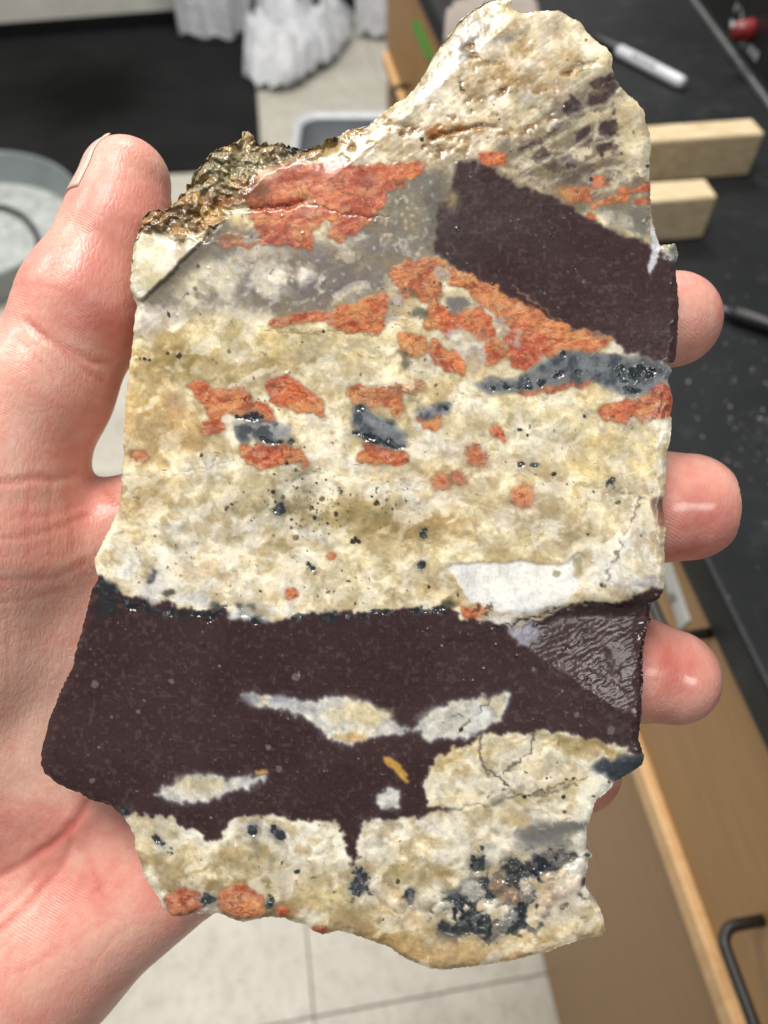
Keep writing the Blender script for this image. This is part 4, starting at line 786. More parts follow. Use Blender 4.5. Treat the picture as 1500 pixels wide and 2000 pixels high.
# ---- on the bench
def bz(px, py, z=0.0): return on_z(px, py, BENCH_Z + z)
M_pine = wood('pale pine', srgb(190, 160, 112), srgb(240, 226, 194), 1.8, .6, (5, 42, 42), (0, 0, .15))
def wood_block(name, p_right, p_left, depth, hgt, length, label):
    a = bz(*p_right); b = bz(*p_left); d = (b - a).normalized(); nn = Vector((d.y, -d.x, 0))
    if nn.y < 0: nn = -nn
    o = bm_obj(name, box_bm(a, d * length, nn * depth, (0, 0, hgt), .0022, 2), M_pine)
    return tag(o, label, 'wood block', 'pale wood blocks on the bench')
wood_block('wood_block', (1462, 343), (1265, 358), .026, .037, .30, 'longer pale wood block on the black bench, nearer the marker pen')
wood_block('wood_block', (1372, 466), (1265, 474), .026, .036, .26, 'shorter pinkish wood block on the black bench, nearer the slab middle')
# marker pen
M_barrel = plain('grey white barrel', srgb(202, 205, 210), .3, .04, 30); M_print = plain('black print', srgb(40, 40, 44), .4)
pa, pb = bz(1160, 74, .0062), bz(1336, 164, .0062); ax = (pb - pa); L = ax.length; ax.normalize()
t = tag(empty('marker_pen', pa), 'white barrelled marker pen with a black cap lying on the bench', 'marker pen')
R0 = .0062
tube('barrel', [pa + ax * (L * k) for k in (.30, .305, .92, .95, .98, .995, 1.0)], [R0 * x for x in (.82, 1, 1, .99, .92, .75, .3)], M_barrel, t, 20)
tube('collar', [pa + ax * (L * k) for k in (.275, .30)], [R0 * .88] * 2, M_barrel, t, 20)
tube('cap', [pa + ax * (L * k) for k in (0, .01, .03, .28, .29)], [R0 * x for x in (.45, .7, .78, .98, .96)], M_dark, t, 20)
side = ax.cross(Vector((0, 0, 1))).normalized()
if side.dot(CAM - pa) < 0: side = -side
def barrel_print(f0, f1, w0, w1):
    vv = []
    for f in (f0, f1):
        for w in np.linspace(w0, w1, 5): vv.append(pa + ax * (L * f) + (Vector((0, 0, 1)) * math.cos(w) + side * math.sin(w)) * R0 * 1.012)
    return vv
for k, (f0, f1) in enumerate(((.47, .50), (.515, .545), (.56, .575), (.59, .615), (.63, .645), (.655, .665), (.68, .71))):
    mesh_obj('print_mark', barrel_print(f0, f1, .45, 1.05), [(i, i + 1, i + 6, i + 5) for i in range(4)], M_print, t)
# dark pen behind the index finger
pa, pb = bz(1400, 601, .006), bz(1580, 662, .006); ax = pb - pa
t = tag(empty('dark_pen', pa), 'dark thin pen lying on the bench behind the index fingertip', 'pen')
tube('shaft', [pa + ax * k for k in (.18, .2, .9, 1)], [.0042, .0058, .006, .005], M_dark, t, 16)
tube('tip', [pa + ax * k for k in (0, .06, .18)], [.0012, .0026, .0042], plain('gunmetal', srgb(96, 98, 104), .3, .1, 30, .6), t, 16)
# beige stone slab piece on the bench behind the sample
pa = bz(872, 100); bm = bmesh.new()
out = [(862, 116), (868, 44), (960, 12), (1018, 8), (1046, 30), (1060, 110)]
base = [bz(x, y) for x, y in out]; lo = [bm.verts.new(p + Vector((0, 0, .001))) for p in base]; c0 = sum(base, Vector()) / 6
hi = [bm.verts.new(c0 + (p - c0) * .95 + Vector((0, 0, .022))) for p in base]
bm.faces.new(hi[::-1]); bm.faces.new(lo)
for k in range(6): bm.faces.new((lo[k], hi[k], hi[(k + 1) % 6], lo[(k + 1) % 6]))
bmesh.ops.recalc_face_normals(bm, faces=bm.faces); bmesh.ops.bevel(bm, geom=list(bm.edges), offset=.006, segments=2, affect='EDGES')
tag(bm_obj('stone_slab', bm, plain('dull beige stone', srgb(150, 138, 130), .7, .1, 30, bump=.3)), 'flat dull beige stone piece on the bench behind the top of the slab', 'stone')
# black instrument at the top right
a, b = bz(1340, -7), bz(1512, 232); d = (b - a).normalized(); nn = Vector((-d.y, d.x, 0))
if nn.x < 0: nn = -nn
t = tag(empty('hot_plate', a), 'black instrument box with a red knob and metal lower edge on the bench', 'instrument')
a0 = a - d * .16; Lh = (b - a).length + .40
bm_obj('housing', box_bm(a0 + Vector((0, 0, .0075)), d * Lh, nn * .24, (0, 0, .13), .006, 3), M_dark, t)
bm_obj('metal_edge', box_bm(a0 - nn * .002 + Vector((0, 0, .001)), d * Lh, nn * .02, (0, 0, .006), .0012, 2), plain('dull steel', srgb(150, 152, 154), .35, .08, 40, .7), t)
def on_front(px, py):
    r = ray(px, py); return CAM + r * ((a - CAM).dot(nn) / r.dot(nn))
kp = on_front(1468, 60)
tube('knob', [kp + nn * .001, kp - nn * .004, kp - nn * .016, kp - nn * .020], [.011, .0105, .009, .005], plain('red knob', srgb(128, 34, 34), .35, .1, 30), t, 24)
tube('knob_pointer', [kp - nn * .0205 + Vector((0, 0, .002)), kp - nn * .0205 + Vector((0, 0, .007))], .0022, plain('white dot', srgb(216, 210, 206), .5), t, 8)
M_white = plain('white print', srgb(178, 180, 182), .6)
pr = random.Random(5)
p0 = on_front(1450, 78); p1 = on_front(1482, 112); dz = p1 - p0
for k in range(9):
    c = p0 + dz * ((k + .5) / 9) - nn * .0012; w = dz * (.07 * pr.uniform(.6, 1)); h = Vector((0, 0, .004))
    mesh_obj('print_mark', [c - w * .5 - h, c + w * .5 - h, c + w * .5 + h, c - w * .5 + h], [(0, 1, 2, 3)], M_white, t)
for k in range(10):
    c = on_front(1426 + 26 * pr.random(), 8 + 40 * pr.random()) - nn * .0012; s_ = pr.uniform(.0012, .0026); w = d * s_; h = Vector((0, 0, s_))
    mesh_obj('print_mark', [c - w - h, c + w - h, c + w + h, c - w + h], [(0, 1, 2, 3)], M_white, t)
# pale grit scattered over the bench top
pr = random.Random(11); verts = []; faces = []
spots = [(1340 + 170 * pr.random(), 560 + 400 * pr.random()) for _ in range(60)] + [(1420 + 80 * pr.random(), 650 + 260 * pr.random()) for _ in range(34)] + [(1100 + 400 * pr.random(), 100 + 480 * pr.random()) for _ in range(26)] + [(1380 + 140 * pr.random(), 960 + 260 * pr.random()) for _ in range(8)]
for x, y in spots:
    c = bz(x, y, .0004); s = pr.uniform(.0004, .0011) * (1.8 if pr.random() < .08 else 1); k0 = len(verts); m_ = 5
    ang = pr.uniform(0, 6)
    for i in range(m_): verts.append(c + Vector((s * pr.uniform(.6, 1.2) * math.cos(ang + i * 1.257), s * pr.uniform(.6, 1.2) * math.sin(ang + i * 1.257), 0)))
    verts.append(c + Vector((0, 0, s * .5)))
    for i in range(m_): faces.append((k0 + i, k0 + (i + 1) % m_, k0 + m_))
tag(mesh_obj('grit', verts, faces, plain('pale grit', srgb(128, 130, 130), .8)), 'pale grit and dust scattered over the black bench top', 'grit', kind='stuff')
# tape and label on the cabinet front
def sticker(name, px, mat, label, cat, lift=.0012):
    c = [on_face(x, y, CAB - lift) for x, y in px]; cb = [p + BV * (lift * .8) for p in c]
    n = len(c); return tag(mesh_obj(name, c + cb, [tuple(range(n)), tuple(range(n, 2 * n))[::-1]] + [(i, (i + 1) % n, n + (i + 1) % n, n + i) for i in range(n)], mat), label, cat)
sticker('green_tape', [(802, 44), (816, 38), (846, 110), (834, 120)], plain('green tape', srgb(86, 160, 52), .5, .08), 'strip of bright green tape on the brown cabinet front', 'tape')
lb = sticker('paper_label', [(1286, 1100), (1306, 1092), (1346, 1212), (1326, 1230)], plain('label paper', srgb(206, 208, 204), .6, .04), 'white paper label strip on the brown cabinet below the bench edge', 'label')
M_grey = plain('grey print', srgb(140, 142, 142), .6)
for (x, y) in ((1306, 1160), (1311, 1167), (1305, 1172)):
    c = [on_face(x + dx, y + dy, CAB - .0018) for dx, dy in ((0, 0), (9, -2), (11, 4), (2, 6))]
    o = mesh_obj('print_mark', c, [(0, 1, 2, 3)], M_grey, lb); o.matrix_parent_inverse = Matrix.Identity(4)
# ---------------------------------------------------------------- the hand, one skin grown from a distance field
FACE_D = 0.150                                    # the slab face is 150 mm from the lens
LOCAL = Matrix(((RT.x, UP.x, -FW.x, 0), (RT.y, UP.y, -FW.y, 0), (RT.z, UP.z, -FW.z, 0), (0, 0, 0, 1)))
LOCAL.translation = CAM + FW * FACE_D
def P(px, py, z):
    k = .1 * (150 - z) / 150
    return np.array(((px - 750) * k, (1000 - py) * k, z), np.float32)
HS = .72
hx = np.arange(-168, 76, HS, dtype=np.float32); hy = np.arange(-122, 82, HS, dtype=np.float32); hz = np.arange(-62, 14, HS, dtype=np.float32)
FLD = np.full((len(hx), len(hy), len(hz)), 60.0, np.float32)
def smin_into(win, d, k):
    cur = FLD[win]; h = np.clip(k - np.abs(cur - d), 0, None) / k
    FLD[win] = np.minimum(cur, d) - h * h * k * .25
def capsule(a, b, ra, rb, k):
    lo = np.minimum(a - ra, b - rb) - k - 8; hi = np.maximum(a + ra, b + rb) + k + 8
    ix = slice(*np.searchsorted(hx, (lo[0], hi[0]))); iy = slice(*np.searchsorted(hy, (lo[1], hi[1]))); iz = slice(*np.searchsorted(hz, (lo[2], hi[2])))
    X = hx[ix][:, None, None]; Y = hy[iy][None, :, None]; Z = hz[iz][None, None, :]
    if X.size == 0 or Y.size == 0 or Z.size == 0: return
    ab = b - a; L2 = float(ab @ ab)
    t = np.clip(((X - a[0]) * ab[0] + (Y - a[1]) * ab[1] + (Z - a[2]) * ab[2]) / L2, 0, 1)
    d = np.sqrt((X - a[0] - t * ab[0]) ** 2 + (Y - a[1] - t * ab[1]) ** 2 + (Z - a[2] - t * ab[2]) ** 2) - (ra + (rb - ra) * t)
    smin_into((ix, iy, iz), d, k)
def chain(nodes, k, inner=None):
    for m_, n_ in zip(nodes[:-1], nodes[1:]): capsule(P(*m_[:3]), P(*n_[:3]), m_[3], n_[3], k)
THUMB = [(247, 356, -17, 9.4), (230, 450, -16.5, 10.6), (170, 592, -16, 13.1), (84, 765, -15, 13.3), (-14, 930, -15, 16.0)]
INDEX = [(240, 1052, -27, 13.4), (780, 800, -23, 10.6), (1120, 668, -20, 9.9), (1240, 636, -19.6, 10.3), (1314, 624, -19.2, 10.35)]
MIDDLE = [(380, 1190, -28, 13.8), (840, 1060, -24, 11.4), (1160, 1004, -21, 11.2), (1270, 990, -20.4, 11.8), (1342, 990, -20.2, 11.85)]
RING = [(380, 1390, -28, 13.4), (840, 1325, -24, 11.0), (1120, 1290, -21, 10.8), (1225, 1303, -20, 11.3), (1312, 1322, -19.6, 10.4)]
PINKY = [(350, 1570, -27, 12.0), (800, 1560, -22, 9.4), (1040, 1520, -19, 8.9), (1130, 1503, -18.2, 9.2)]
chain([(-32, 1030, -17, 21.5), (-62, 1240, -22, 23), (-90, 1440, -29, 24), (-220, 1600, -34, 26)], 9)
for m_ in ([(-120, 1330, -31, 15), (240, 1052, -27, 13.4)], [(-180, 1430, -32, 16), (380, 1190, -28, 13.8)], [(-200, 1550, -33, 16), (380, 1390, -28, 13.4)], [(-200, 1660, -33, 17), (350, 1570, -27, 12)]):
    chain(m_, 10)
chain([(0, 1500, -34, 22), (300, 1350, -37, 21)], 10)
chain([(355, 1694, -25, 12.4), (54, 1862, -27, 20.5), (-250, 1880, -32, 24)], 10)
chain([(-240, 1620, -36, 27), (-800, 1900, -44, 27), (-1150, 2060, -48, 29)], 14)
chain(THUMB, 5)
chain([(-14, 930, -15, 16.0), (-32, 1030, -17, 21.5)], 8)
for f_ in (INDEX, MIDDLE, RING, PINKY): chain(f_, 3.0)
chain([(96, 1548, -19.5, 6), (150, 1580, -20, 5)], 5)

def surface_nets(F, org, h):
    S = F < 0
    nx, ny, nz_ = F.shape
    cnt = sum(S[i:nx - 1 + i, j:ny - 1 + j, k:nz_ - 1 + k].astype(np.int8) for i in (0, 1) for j in (0, 1) for k in (0, 1))
    act = (cnt > 0) & (cnt < 8); idx = np.full(act.shape, -1, np.int64); ii = np.argwhere(act); idx[act] = np.arange(len(ii))
    acc = np.zeros((len(ii), 3)); num = np.zeros(len(ii))
    c = [(i, j, k) for i in (0, 1) for j in (0, 1) for k in (0, 1)]
    for a in c:
        for b in c:
            if sum(abs(x - y) for x, y in zip(a, b)) == 1 and a < b:
                fa = F[ii[:, 0] + a[0], ii[:, 1] + a[1], ii[:, 2] + a[2]]; fb = F[ii[:, 0] + b[0], ii[:, 1] + b[1], ii[:, 2] + b[2]]
                m_ = (fa < 0) != (fb < 0); t = np.where(m_, fa / np.where(m_, fa - fb, 1), 0)
                acc += m_[:, None] * (np.array(a) + t[:, None] * (np.array(b) - np.array(a))); num += m_
    vtx = org + (ii + acc / num[:, None]) * h
    quads = []
    for ax in range(3):
        o1, o2 = [(1, 2), (2, 0), (0, 1)][ax]
        A = [slice(1, -1)] * 3; A[ax] = slice(0, -1); B = [slice(1, -1)] * 3; B[ax] = slice(1, None)
        sa, sb = S[tuple(A)], S[tuple(B)]
        e = np.argwhere(sa != sb); flip = sa[tuple(e.T)]
        base = e + 1; base[:, ax] -= 1
        d1 = np.zeros(3, int); d1[o1] = 1; d2 = np.zeros(3, int); d2[o2] = 1
        g = lambda q: idx[q[:, 0], q[:, 1], q[:, 2]]
        qd = np.stack([g(base - d1 - d2), g(base - d2), g(base), g(base - d1)], 1)
        qd[~flip] = qd[~flip][:, ::-1]; quads.append(qd)
    q = np.concatenate(quads); return vtx, q[(q >= 0).all(1)]
HV, HQ = surface_nets(FLD, np.array((hx[0], hy[0], hz[0])), HS)
def grad_field(v):
    g = (v - np.array((hx[0], hy[0], hz[0]))) / HS; out = np.zeros_like(v)
    def samp(q):
        i = np.clip(np.floor(q).astype(int), 0, np.array(FLD.shape) - 2); f = np.clip(q - i, 0, 1); r = 0
        for a in (0, 1):
            for b in (0, 1):
                for c in (0, 1):
                    r = r + FLD[i[:, 0] + a, i[:, 1] + b, i[:, 2] + c] * np.abs(1 - a - f[:, 0]) * np.abs(1 - b - f[:, 1]) * np.abs(1 - c - f[:, 2])
        return r
    for k in range(3):
        e = np.zeros(3); e[k] = 1.2; out[:, k] = samp(g + e) - samp(g - e)
    return out / np.maximum(np.linalg.norm(out, axis=1, keepdims=True), 1e-6)
HN = grad_field(HV)
# where each skin point lies on the slab's picture plane: used to place creases on the skin
persp = 150 / (150 - HV[:, 2]); SX = 750 + HV[:, 0] * 10 * persp; SY = 1000 - HV[:, 1] * 10 * persp
front = np.clip(HN[:, 2] * 2 + .3, 0, 1)
RED = np.zeros(len(HV)); DSP = np.zeros(len(HV))
nz1 = fbm(60, octaves=4, seed=301, x=HV[:, 0] * 10, y=HV[:, 1] * 10 + HV[:, 2] * 7) - .5; nz2 = fbm(16, octaves=3, seed=311, x=HV[:, 0] * 10 + HV[:, 2] * 3, y=HV[:, 1] * 10) - .5
CREASES = [('55,628 98,662 140,686 182,706 214,704', 6, .50, .8), ('64,640 98,668 140,700 178,732 200,742', 5, .40, .6), ('-20,944 30,938 64,933 106,935 150,921', 6, .5, .8), ('-20,1133 50,1132 100,1127 168,1098', 5.5, .22, .5), ('-20,1052 30,1050 75,1045 120,1030 168,1008', 4.5, .25, .4),
           ('-20,1722 20,1700 50,1682 100,1652 140,1620 160,1588 172,1566', 7, .85, 1.0), ('-20,1836 20,1800 50,1770 90,1728 120,1690 135,1650', 6, .5, .8), ('0,1864 40,1812 70,1772 98,1732', 2.6, .18, -.6), ('-20,1800 40,1740 70,1712', 5, .4, .6), ('30,660 70,700 110,740', 4, .22, .4),
           ('-10,1010 60,1012 120,1000 160,985', 4, .2, .3), ('20,560 70,556 110,566', 4, .15, .3), ('140,1640 180,1690 200,1750', 5, .25, .4), ('-20,1180 60,1170 130,1150', 4, .2, .3), ('10,1150 20,1250 16,1350', 5, .12, .2), ('100,940 96,1010 104,1090', 4.5, .14, .3), ('60,945 52,1020 60,1110', 4.5, .12, .3), ('130,935 138,1000 146,1080', 4.5, .14, .3),
           ('205,960 235,990 250,1010', 5, .3, .6), ('0,1560 60,1575 120,1590', 5, .15, .3), ('180,1880 220,1830 260,1800', 5, .15, .3), ('40,1900 120,1850 200,1800', 5, .15, .3)]
for s, w_, dep, red in CREASES:
    ln = pts(s); d = polydist(SX + 10 * nz1 + 6 * nz2, SY + 10 * nz1, ln)
    xs = [p[0] for p in ln]
    a = np.exp(-(d / w_) ** 2) * front; dep *= .6; DSP -= dep * a; DSP += dep * .28 * np.exp(-((d - 2.6 * w_) / (1.6 * w_)) ** 2) * front
    RED += red * .55 * np.exp(-(d / (w_ * 1.25)) ** 2) * front
def blob(cx, cy, rx, ry, v):
    global RED
    RED += v * np.exp(-((SX - cx) / rx) ** 2 - ((SY - cy) / ry) ** 2)
for b_ in ((235, 430, 70, 110, .35), (200, 590, 90, 80, .30), (60, 650, 80, 60, -.25), (60, 830, 90, 90, -.15), (200, 650, 60, 60, .3), (60, 1330, 90, 160, -.55), (90, 1500, 60, 80, -.3), (240, 1680, 130, 90, .22), (60, 1620, 90, 50, .25), (120, 1780, 160, 90, .2), (230, 1850, 120, 60, -.1), (200, 1000, 60, 60, .45), (60, 1080, 90, 50, .15),
           (1320, 1300, 70, 60, .75), (1350, 1010, 90, 80, .55), (1360, 620, 70, 90, .12), (1190, 1545, 60, 60, .5), (1390, 1040, 50, 50, .25), (1290, 1270, 30, 60, .3), (250, 310, 50, 40, -.05)): blob(*b_)
RED += nz1 * 1.0 + nz2 * .4
HV2 = HV + HN * (DSP + nz2 * .05)[:, None]
me = bpy.data.meshes.new('hand'); nv, nq = len(HV2), len(HQ)
me.vertices.add(nv); me.vertices.foreach_set('co', (HV2 * .001).astype(np.float32).ravel())
me.loops.add(nq * 4); me.loops.foreach_set('vertex_index', HQ.astype(np.int32).ravel())
me.polygons.add(nq); me.polygons.foreach_set('loop_start', np.arange(0, nq * 4, 4, dtype=np.int32)); me.polygons.foreach_set('loop_total', np.full(nq, 4, np.int32)); me.polygons.foreach_set('use_smooth', np.ones(nq, bool))
me.update(calc_edges=True)
at = me.attributes.new('red', 'FLOAT', 'POINT'); at.data.foreach_set('value', np.clip(.5 + RED * .5, 0, 1).astype(np.float32))

WETS = sum(np.exp(-((SX - x) / r) ** 2 - ((SY - y) / r) ** 2) for x, y, r in ((1350, 980, 80), (1335, 1305, 75), (1190, 1550, 40)))
at = me.attributes.new('wet', 'FLOAT', 'POINT'); at.data.foreach_set('value', np.clip(WETS, 0, 1).astype(np.float32))
def skin_material():
    m = Nodes('skin'); at = m.n('ShaderNodeAttribute'); at.attribute_name = 'red'; co = m.coord()
    col = m.ramp(at.outputs['Fac'], [(.05, srgb(233, 198, 178)), (.36, srgb(231, 185, 166)), (.60, srgb(228, 162, 146)), (.95, srgb(205, 112, 100))])
    mot = m.noise(420, 5, .65, co)
    col = m.mix(m.ramp(mot, [(.35, (0, 0, 0, 1)), (.75, (.45, .45, .45, 1))]), col, srgb(214, 138, 122))
    m.l(col, m.b.inputs['Base Color'])
    b = m.b.inputs; b['Subsurface Weight'].default_value = .55; b['Subsurface Radius'].default_value = (1, .32, .18); b['Subsurface Scale'].default_value = .0028; b['IOR'].default_value = 1.42
    # dermal ridges run across the fingers; finer criss-cross between
    wv = m.n('ShaderNodeTexWave'); wv.wave_type = 'BANDS'; wv.bands_direction = 'Y'; wv.inputs['Scale'].default_value = 560; wv.inputs['Distortion'].default_value = 9; wv.inputs['Detail'].default_value = 2; wv.inputs['Detail Scale'].default_value = .18
    m.l(m.scaled(1, 1, 1, (.3, 0, .45), co), wv.inputs['Vector'])
    vo = m.n('ShaderNodeTexVoronoi'); vo.feature = 'DISTANCE_TO_EDGE'; vo.inputs['Scale'].default_value = 900; m.l(m.scaled(1, .45, 1, (0, 0, .5), co), vo.inputs['Vector'])
    hgt = m.math('ADD', m.math('MULTIPLY', m.math('MULTIPLY', wv.outputs['Fac'], m.ramp(m.noise(110, 3, .5, co), [(.38, (0, 0, 0)), (.62, (1, 1, 1))])), .40), m.math('MULTIPLY', m.math('MINIMUM', vo.outputs['Distance'], .25), 2.0))
    n1 = m.bump(hgt, .34, .00026); n2 = m.bump(m.noise(160, 4, .6, co), .25, .0006, n1)
    m.l(n2, b['Normal'])
    gl = m.noise(75, 3, .5, co); m.l(m.ramp(gl, [(.35, (.30,) * 3), (.65, (.44,) * 3)]), b['Roughness']); b['Specular IOR Level'].default_value = .5
    wt = m.n('ShaderNodeAttribute'); wt.attribute_name = 'wet'; m.l(m.math('ADD', .12, m.math('MULTIPLY', wt.outputs['Fac'], .88)), b['Coat Weight']); b['Coat Roughness'].default_value = .19
    return m.mat
M_skin = skin_material(); me.materials.append(M_skin)
hand = bpy.data.objects.new('person', me); link(hand); hand.matrix_world = LOCAL
tag(hand, 'left hand with open palm holding the stone slab between thumb and curled fingers', 'person')

def nail_material():
    m = Nodes('nail'); f = m.noise(90, 3, .5)
    m.l(m.ramp(f, [(.3, srgb(228, 178, 162)), (.7, srgb(238, 196, 180))]), m.b.inputs['Base Color']); b = m.b.inputs; b['Roughness'].default_value = .28; b['Subsurface Weight'].default_value = .3; b['Subsurface Radius'].default_value = (1, .4, .3); b['Subsurface Scale'].default_value = .0012; b['Coat Weight'].default_value = .3
    return m.mat
M_nail = nail_material(); M_nailtip = plain('nail free edge', srgb(236, 204, 186), .35, .05)
def field_at(q):
    i = ((q - np.array((hx[0], hy[0], hz[0]))) / HS); i0 = np.clip(np.floor(i).astype(int), 0, np.array(FLD.shape) - 2); f = i - i0; r = 0
    for a in (0, 1):
        for b in (0, 1):
            for c in (0, 1): r += FLD[i0[0] + a, i0[1] + b, i0[2] + c] * abs(1 - a - f[0]) * abs(1 - b - f[1]) * abs(1 - c - f[2])
    return r
def nail(A, B, phi0, phi1, s0, s1, clamp):
    """plate over the surface round the axis A->B, between the angles phi (from the camera side, towards image left)"""
    A, B = P(*A), P(*B); ax = (B - A) / np.linalg.norm(B - A); L_ = np.linalg.norm(B - A)
    e0 = np.array((0, 0, 1.0)); e0 = e0 - ax * (e0 @ ax); e0 /= np.linalg.norm(e0); e1 = np.cross(e0, ax)
    if e1[0] > 0 and abs(e1[0]) > abs(e1[1]): e1 = -e1
    if abs(e1[1]) >= abs(e1[0]) and e1[1] < 0: e1 = -e1
    ns, na = 16, 44; vv = []
    for i in range(ns + 1):
        s = s0 + (s1 - s0) * i / ns
        for j in range(na + 1):
            w = math.radians(phi0 + (phi1 - phi0) * j / na); dr = e0 * math.cos(w) + e1 * math.sin(w)
            c = A + ax * L_ * s; sc = min(1.0, 1.0)
            cc = A + ax * L_ * min(s, clamp)
            lo_, hi_ = 0.0, 22.0
            for _ in range(18):
                mid_ = (lo_ + hi_) / 2
                if field_at(cc + dr * mid_) < 0: lo_ = mid_
                else: hi_ = mid_
            vv.append(cc + dr * (lo_ + .14 + .10 * math.sin(math.pi * j / na)) + ax * L_ * (s - min(s, clamp)) * (1 - .25 * (abs(j / na - .5) * 2) ** 2))
    fc = [(i * (na + 1) + j, i * (na + 1) + j + 1, (i + 1) * (na + 1) + j + 1, (i + 1) * (na + 1) + j) for i in range(ns) for j in range(na)]
    k = int(len(fc) * .90) // na * na
    for nm, f_, mt in (('fingernail', [f for q_, f in enumerate(fc) if q_ < k and q_ % na], M_nail), ('fingernail_edge', [f for q_, f in enumerate(fc) if q_ >= k or not q_ % na], M_nailtip)):
        o = mesh_obj(nm, [v * .001 for v in vv], f_, mt, None, True); o.parent = hand
        s = o.modifiers.new('thickness', 'SOLIDIFY'); s.thickness = .00022; s.offset = 0
nail((230, 450, -16.5), (248, 352, -17), 30, 182, .38, 1.64, 1.60)
nail((1225, 1303, -20), (1320, 1324, -19.6), 118, 215, .0, 1.50, 1.46)
nail((1270, 990, -20.4), (1350, 990, -20.2), 118, 225, .0, 1.62, 1.56)
nail((1240, 636, -19.6), (1322, 622, -19.2), 122, 225, .0, 1.6, 1.56)
# ---------------------------------------------------------------- the slab mesh, split along its minerals
THICK = 8.0
crng = np.random.RandomState(5)
jag = []
for (x1, y1), (x2, y2) in zip(OUTLINE, OUTLINE[1:] + OUTLINE[:1]):
    m_ = max(1, int(math.hypot(x2 - x1, y2 - y1) / 5)); L_ = math.hypot(x2 - x1, y2 - y1)
    for k in range(m_):
        t = k / m_; o = crng.uniform(-1.6, 1.6) if k else 0
        jag.append((x1 + (x2 - x1) * t - (y2 - y1) / L_ * o, y1 + (y2 - y1) * t + (x2 - x1) / L_ * o))
ccx, ccy = U[:-1, :-1] + STEP / 2, V[:-1, :-1] + STEP / 2
cell = pip(ccx, ccy, jag)
# drop cells that hang on by a corner only
for _ in range(2):
    nb = np.zeros(cell.shape, int); nb[1:] += cell[:-1]; nb[:-1] += cell[1:]; nb[:, 1:] += cell[:, :-1]; nb[:, :-1] += cell[:, 1:]
    cell &= nb >= 2
vid = np.full(U.shape, -1, np.int64); use = np.zeros(U.shape, bool)
for a in (0, 1):
    for b in (0, 1): use[a:U.shape[0] - 1 + a, b:U.shape[1] - 1 + b] |= cell
vid[use] = np.arange(use.sum())
vi, vj = np.nonzero(use)
fulln = np.zeros(U.shape, int)
for a in (0, 1):
    for b in (0, 1): fulln[a:U.shape[0] - 1 + a, b:U.shape[1] - 1 + b] += cell
bnd = (fulln < 4)[use]
vx, vy = U[use].copy(), V[use].copy()
bi = np.nonzero(bnd)[0]
J = np.array(jag); bx, by = vx[bi], vy[bi]; best = np.full(len(bi), 1e9); nxp, nyp = bx.copy(), by.copy()
for (x1, y1), (x2, y2) in zip(jag, jag[1:] + jag[:1]):
    dx, dy = x2 - x1, y2 - y1; t = np.clip(((bx - x1) * dx + (by - y1) * dy) / max(dx * dx + dy * dy, 1e-9), 0, 1)
    qx, qy = x1 + t * dx, y1 + t * dy; d = (bx - qx) ** 2 + (by - qy) ** 2; m_ = d < best
    best[m_] = d[m_]; nxp[m_] = qx[m_]; nyp[m_] = qy[m_]
vx[bi], vy[bi] = nxp, nyp
front_co = np.stack([(vx - 750) * .1, (1000 - vy) * .1, HGT[use]], 1)
front_co[:, :2] *= (1 - front_co[:, 2:3] / 150)
ci, cj = np.nonzero(cell)
quads = np.stack([vid[ci, cj], vid[ci + 1, cj], vid[ci + 1, cj + 1], vid[ci, cj + 1]], 1)
face_part = np.max(np.stack([PART[ci, cj], PART[ci + 1, cj], PART[ci + 1, cj + 1], PART[ci, cj + 1]]), 0)
# boundary edges, directed as in the quads, then the broken side wall
e = np.concatenate([quads[:, [0, 1]], quads[:, [1, 2]], quads[:, [2, 3]], quads[:, [3, 0]]])
key = set(map(tuple, e.tolist())); be = [(a, b) for a, b in key if (b, a) not in key]
nxt = {}
for a, b in be: nxt.setdefault(a, []).append(b)
bl = sorted({a for a, b in be}); bpos = {v: k for k, v in enumerate(bl)}
levels = [-1.2, -2.8, -4.6, -6.4, -THICK]; nF = len(front_co); side_co = []
bxyz = front_co[bl]
for li, z in enumerate(levels):
    n_ = vnoise(bxyz[:, 0] * .9 + li * 3.3, bxyz[:, 1] * .9 - li * 2.1, 401) - .5; n2_ = vnoise(bxyz[:, 0] * 2.3 + li * 5.3, bxyz[:, 1] * 2.3, 411) - .5
    c = bxyz.copy(); cen = np.array((-3.0, 2.0)); dirv = c[:, :2] - cen; dirv /= np.linalg.norm(dirv, axis=1, keepdims=True)
    c[:, :2] += dirv * (n_ * .9 + n2_ * .5 - .25 - .12 * li)[:, None]; c[:, 2] = z; side_co.append(c)
all_co = np.concatenate([front_co] + side_co); nB = len(bl)
def sid(v, l): return v if l < 0 else nF + l * nB + bpos[v]
sides = [(sid(b, l - 1), sid(a, l - 1), sid(a, l), sid(b, l)) for a, b in be for l in range(len(levels))]
# normals of the whole front so that the split pieces shade as one surface
fn = np.cross(front_co[quads[:, 2]] - front_co[quads[:, 0]], front_co[quads[:, 3]] - front_co[quads[:, 1]])
vn = np.zeros_like(front_co)
for k in range(4): np.add.at(vn, quads[:, k], fn)
vn /= np.maximum(np.linalg.norm(vn, axis=1, keepdims=True), 1e-9)
if vn[:, 2].mean() < 0: quads = quads[:, ::-1]; vn = -vn; sides = [s[::-1] for s in sides]
colv = np.concatenate([lin(COL[use])] + [lin(COL[use])[bl] * .9] * len(levels)); trav = np.concatenate([TRANS[use]] + [TRANS[use][bl]] * len(levels)); wetv = np.concatenate([WET[use]] + [WET[use][bl] * .6] * len(levels))

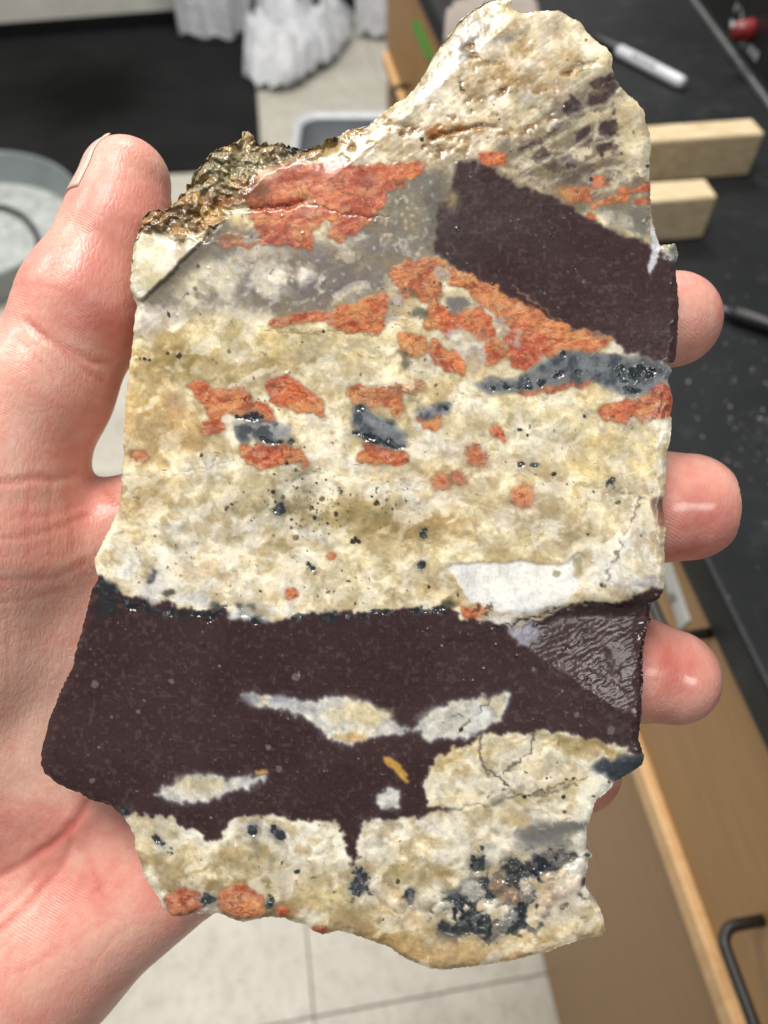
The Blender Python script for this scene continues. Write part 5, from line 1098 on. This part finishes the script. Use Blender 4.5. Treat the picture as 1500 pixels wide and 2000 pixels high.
def rock_material():
    m = Nodes('polished wet rock'); at = m.n('ShaderNodeAttribute'); at.attribute_name = 'mineral'; wt = m.n('ShaderNodeAttribute'); wt.attribute_name = 'wet'; co = m.coord()
    f1 = m.noise(2600, 3, .6, co); f2 = m.noise(900, 4, .6, co)
    col = m.mix(1.0, at.outputs['Color'], m.ramp(f1, [(.3, (.90, .90, .90)), (.5, (1, 1, 1)), (.72, (1.06, 1.06, 1.05))]), 'MULTIPLY')
    col = m.mix(1.0, col, m.ramp(f2, [(.3, (.94, .93, .92)), (.55, (1, 1, 1)), (.75, (1.04, 1.04, 1.04))]), 'MULTIPLY')
    m.l(col, m.b.inputs['Base Color']); b = m.b.inputs
    m.l(m.math('SUBTRACT', .50, m.math('MULTIPLY', wt.outputs['Fac'], .42)), b['Roughness'])
    m.l(m.bump(f2, .12, .0002, m.bump(f1, .10, .00008)), b['Normal'])
    b['Coat Weight'].default_value = .15; b['Coat Roughness'].default_value = .08; b['IOR'].default_value = 1.5
    cl = m.n('ShaderNodeAttribute'); cl.attribute_name = 'clear'; m.l(cl.outputs['Fac'], b['Subsurface Weight']); b['Subsurface Radius'].default_value = (1, .85, .65); b['Subsurface Scale'].default_value = .0012
    return m.mat
M_rock = rock_material()
rock = empty('rock_slab'); rock.matrix_world = LOCAL
tag(rock, 'sawn breccia slab of white quartz, maroon bands and orange patches held in the hand', 'rock slab')
def slab_part(name, faces, cap=None):
    faces = np.asarray(faces); u_, inv = np.unique(faces, return_inverse=True); fc = inv.reshape(faces.shape)
    co = (all_co[u_] * .001).astype(np.float32); polys = fc.tolist()
    me = bpy.data.meshes.new(name)
    if cap: 
        back = {v: k for k, v in enumerate(u_.tolist())}; polys = polys + [[back[v] for v in cap]]
    me.from_pydata(co.tolist(), [], polys); me.update()
    me.polygons.foreach_set('use_smooth', np.ones(len(me.polygons), bool))
    c = me.color_attributes.new('mineral', 'FLOAT_COLOR', 'POINT'); c.data.foreach_set('color', np.concatenate([colv[u_], np.ones((len(u_), 1))], 1).astype(np.float32).ravel())
    w = me.attributes.new('wet', 'FLOAT', 'POINT'); w.data.foreach_set('value', wetv[u_].astype(np.float32))
    w = me.attributes.new('clear', 'FLOAT', 'POINT'); w.data.foreach_set('value', trav[u_].astype(np.float32))
    if (u_ < nF).all(): me.normals_split_custom_set_from_vertices(vn[u_].astype(np.float32).tolist())
    me.materials.append(M_rock)
    o = bpy.data.objects.new(name, me); link(o, rock); return o
PLAB = {'maroon_block': 'dark maroon rectangular clast in the upper right of the slab', 'maroon_band': 'broad dark maroon band across the lower half', 'orange_patch': None}
for k, nm in enumerate(PARTS):
    sel = quads[face_part == k]
    if len(sel) < 12: continue
    o = slab_part(nm, sel)
    if PLAB.get(nm): o['label'] = PLAB[nm]
# side wall and back
loops = []; left = {a: list(b) for a, b in nxt.items()}
while left:
    s = next(iter(left)); lp = [s]; v = s
    while True:
        w_ = left[v].pop(); 
        if not left[v]: del left[v]
        if w_ == s or w_ not in left: break
        lp.append(w_); v = w_
    loops.append(lp)
lp = max(loops, key=len); cap = [sid(v, len(levels) - 1) for v in lp]
slab_part('broken_edge', sides, cap if True else None)
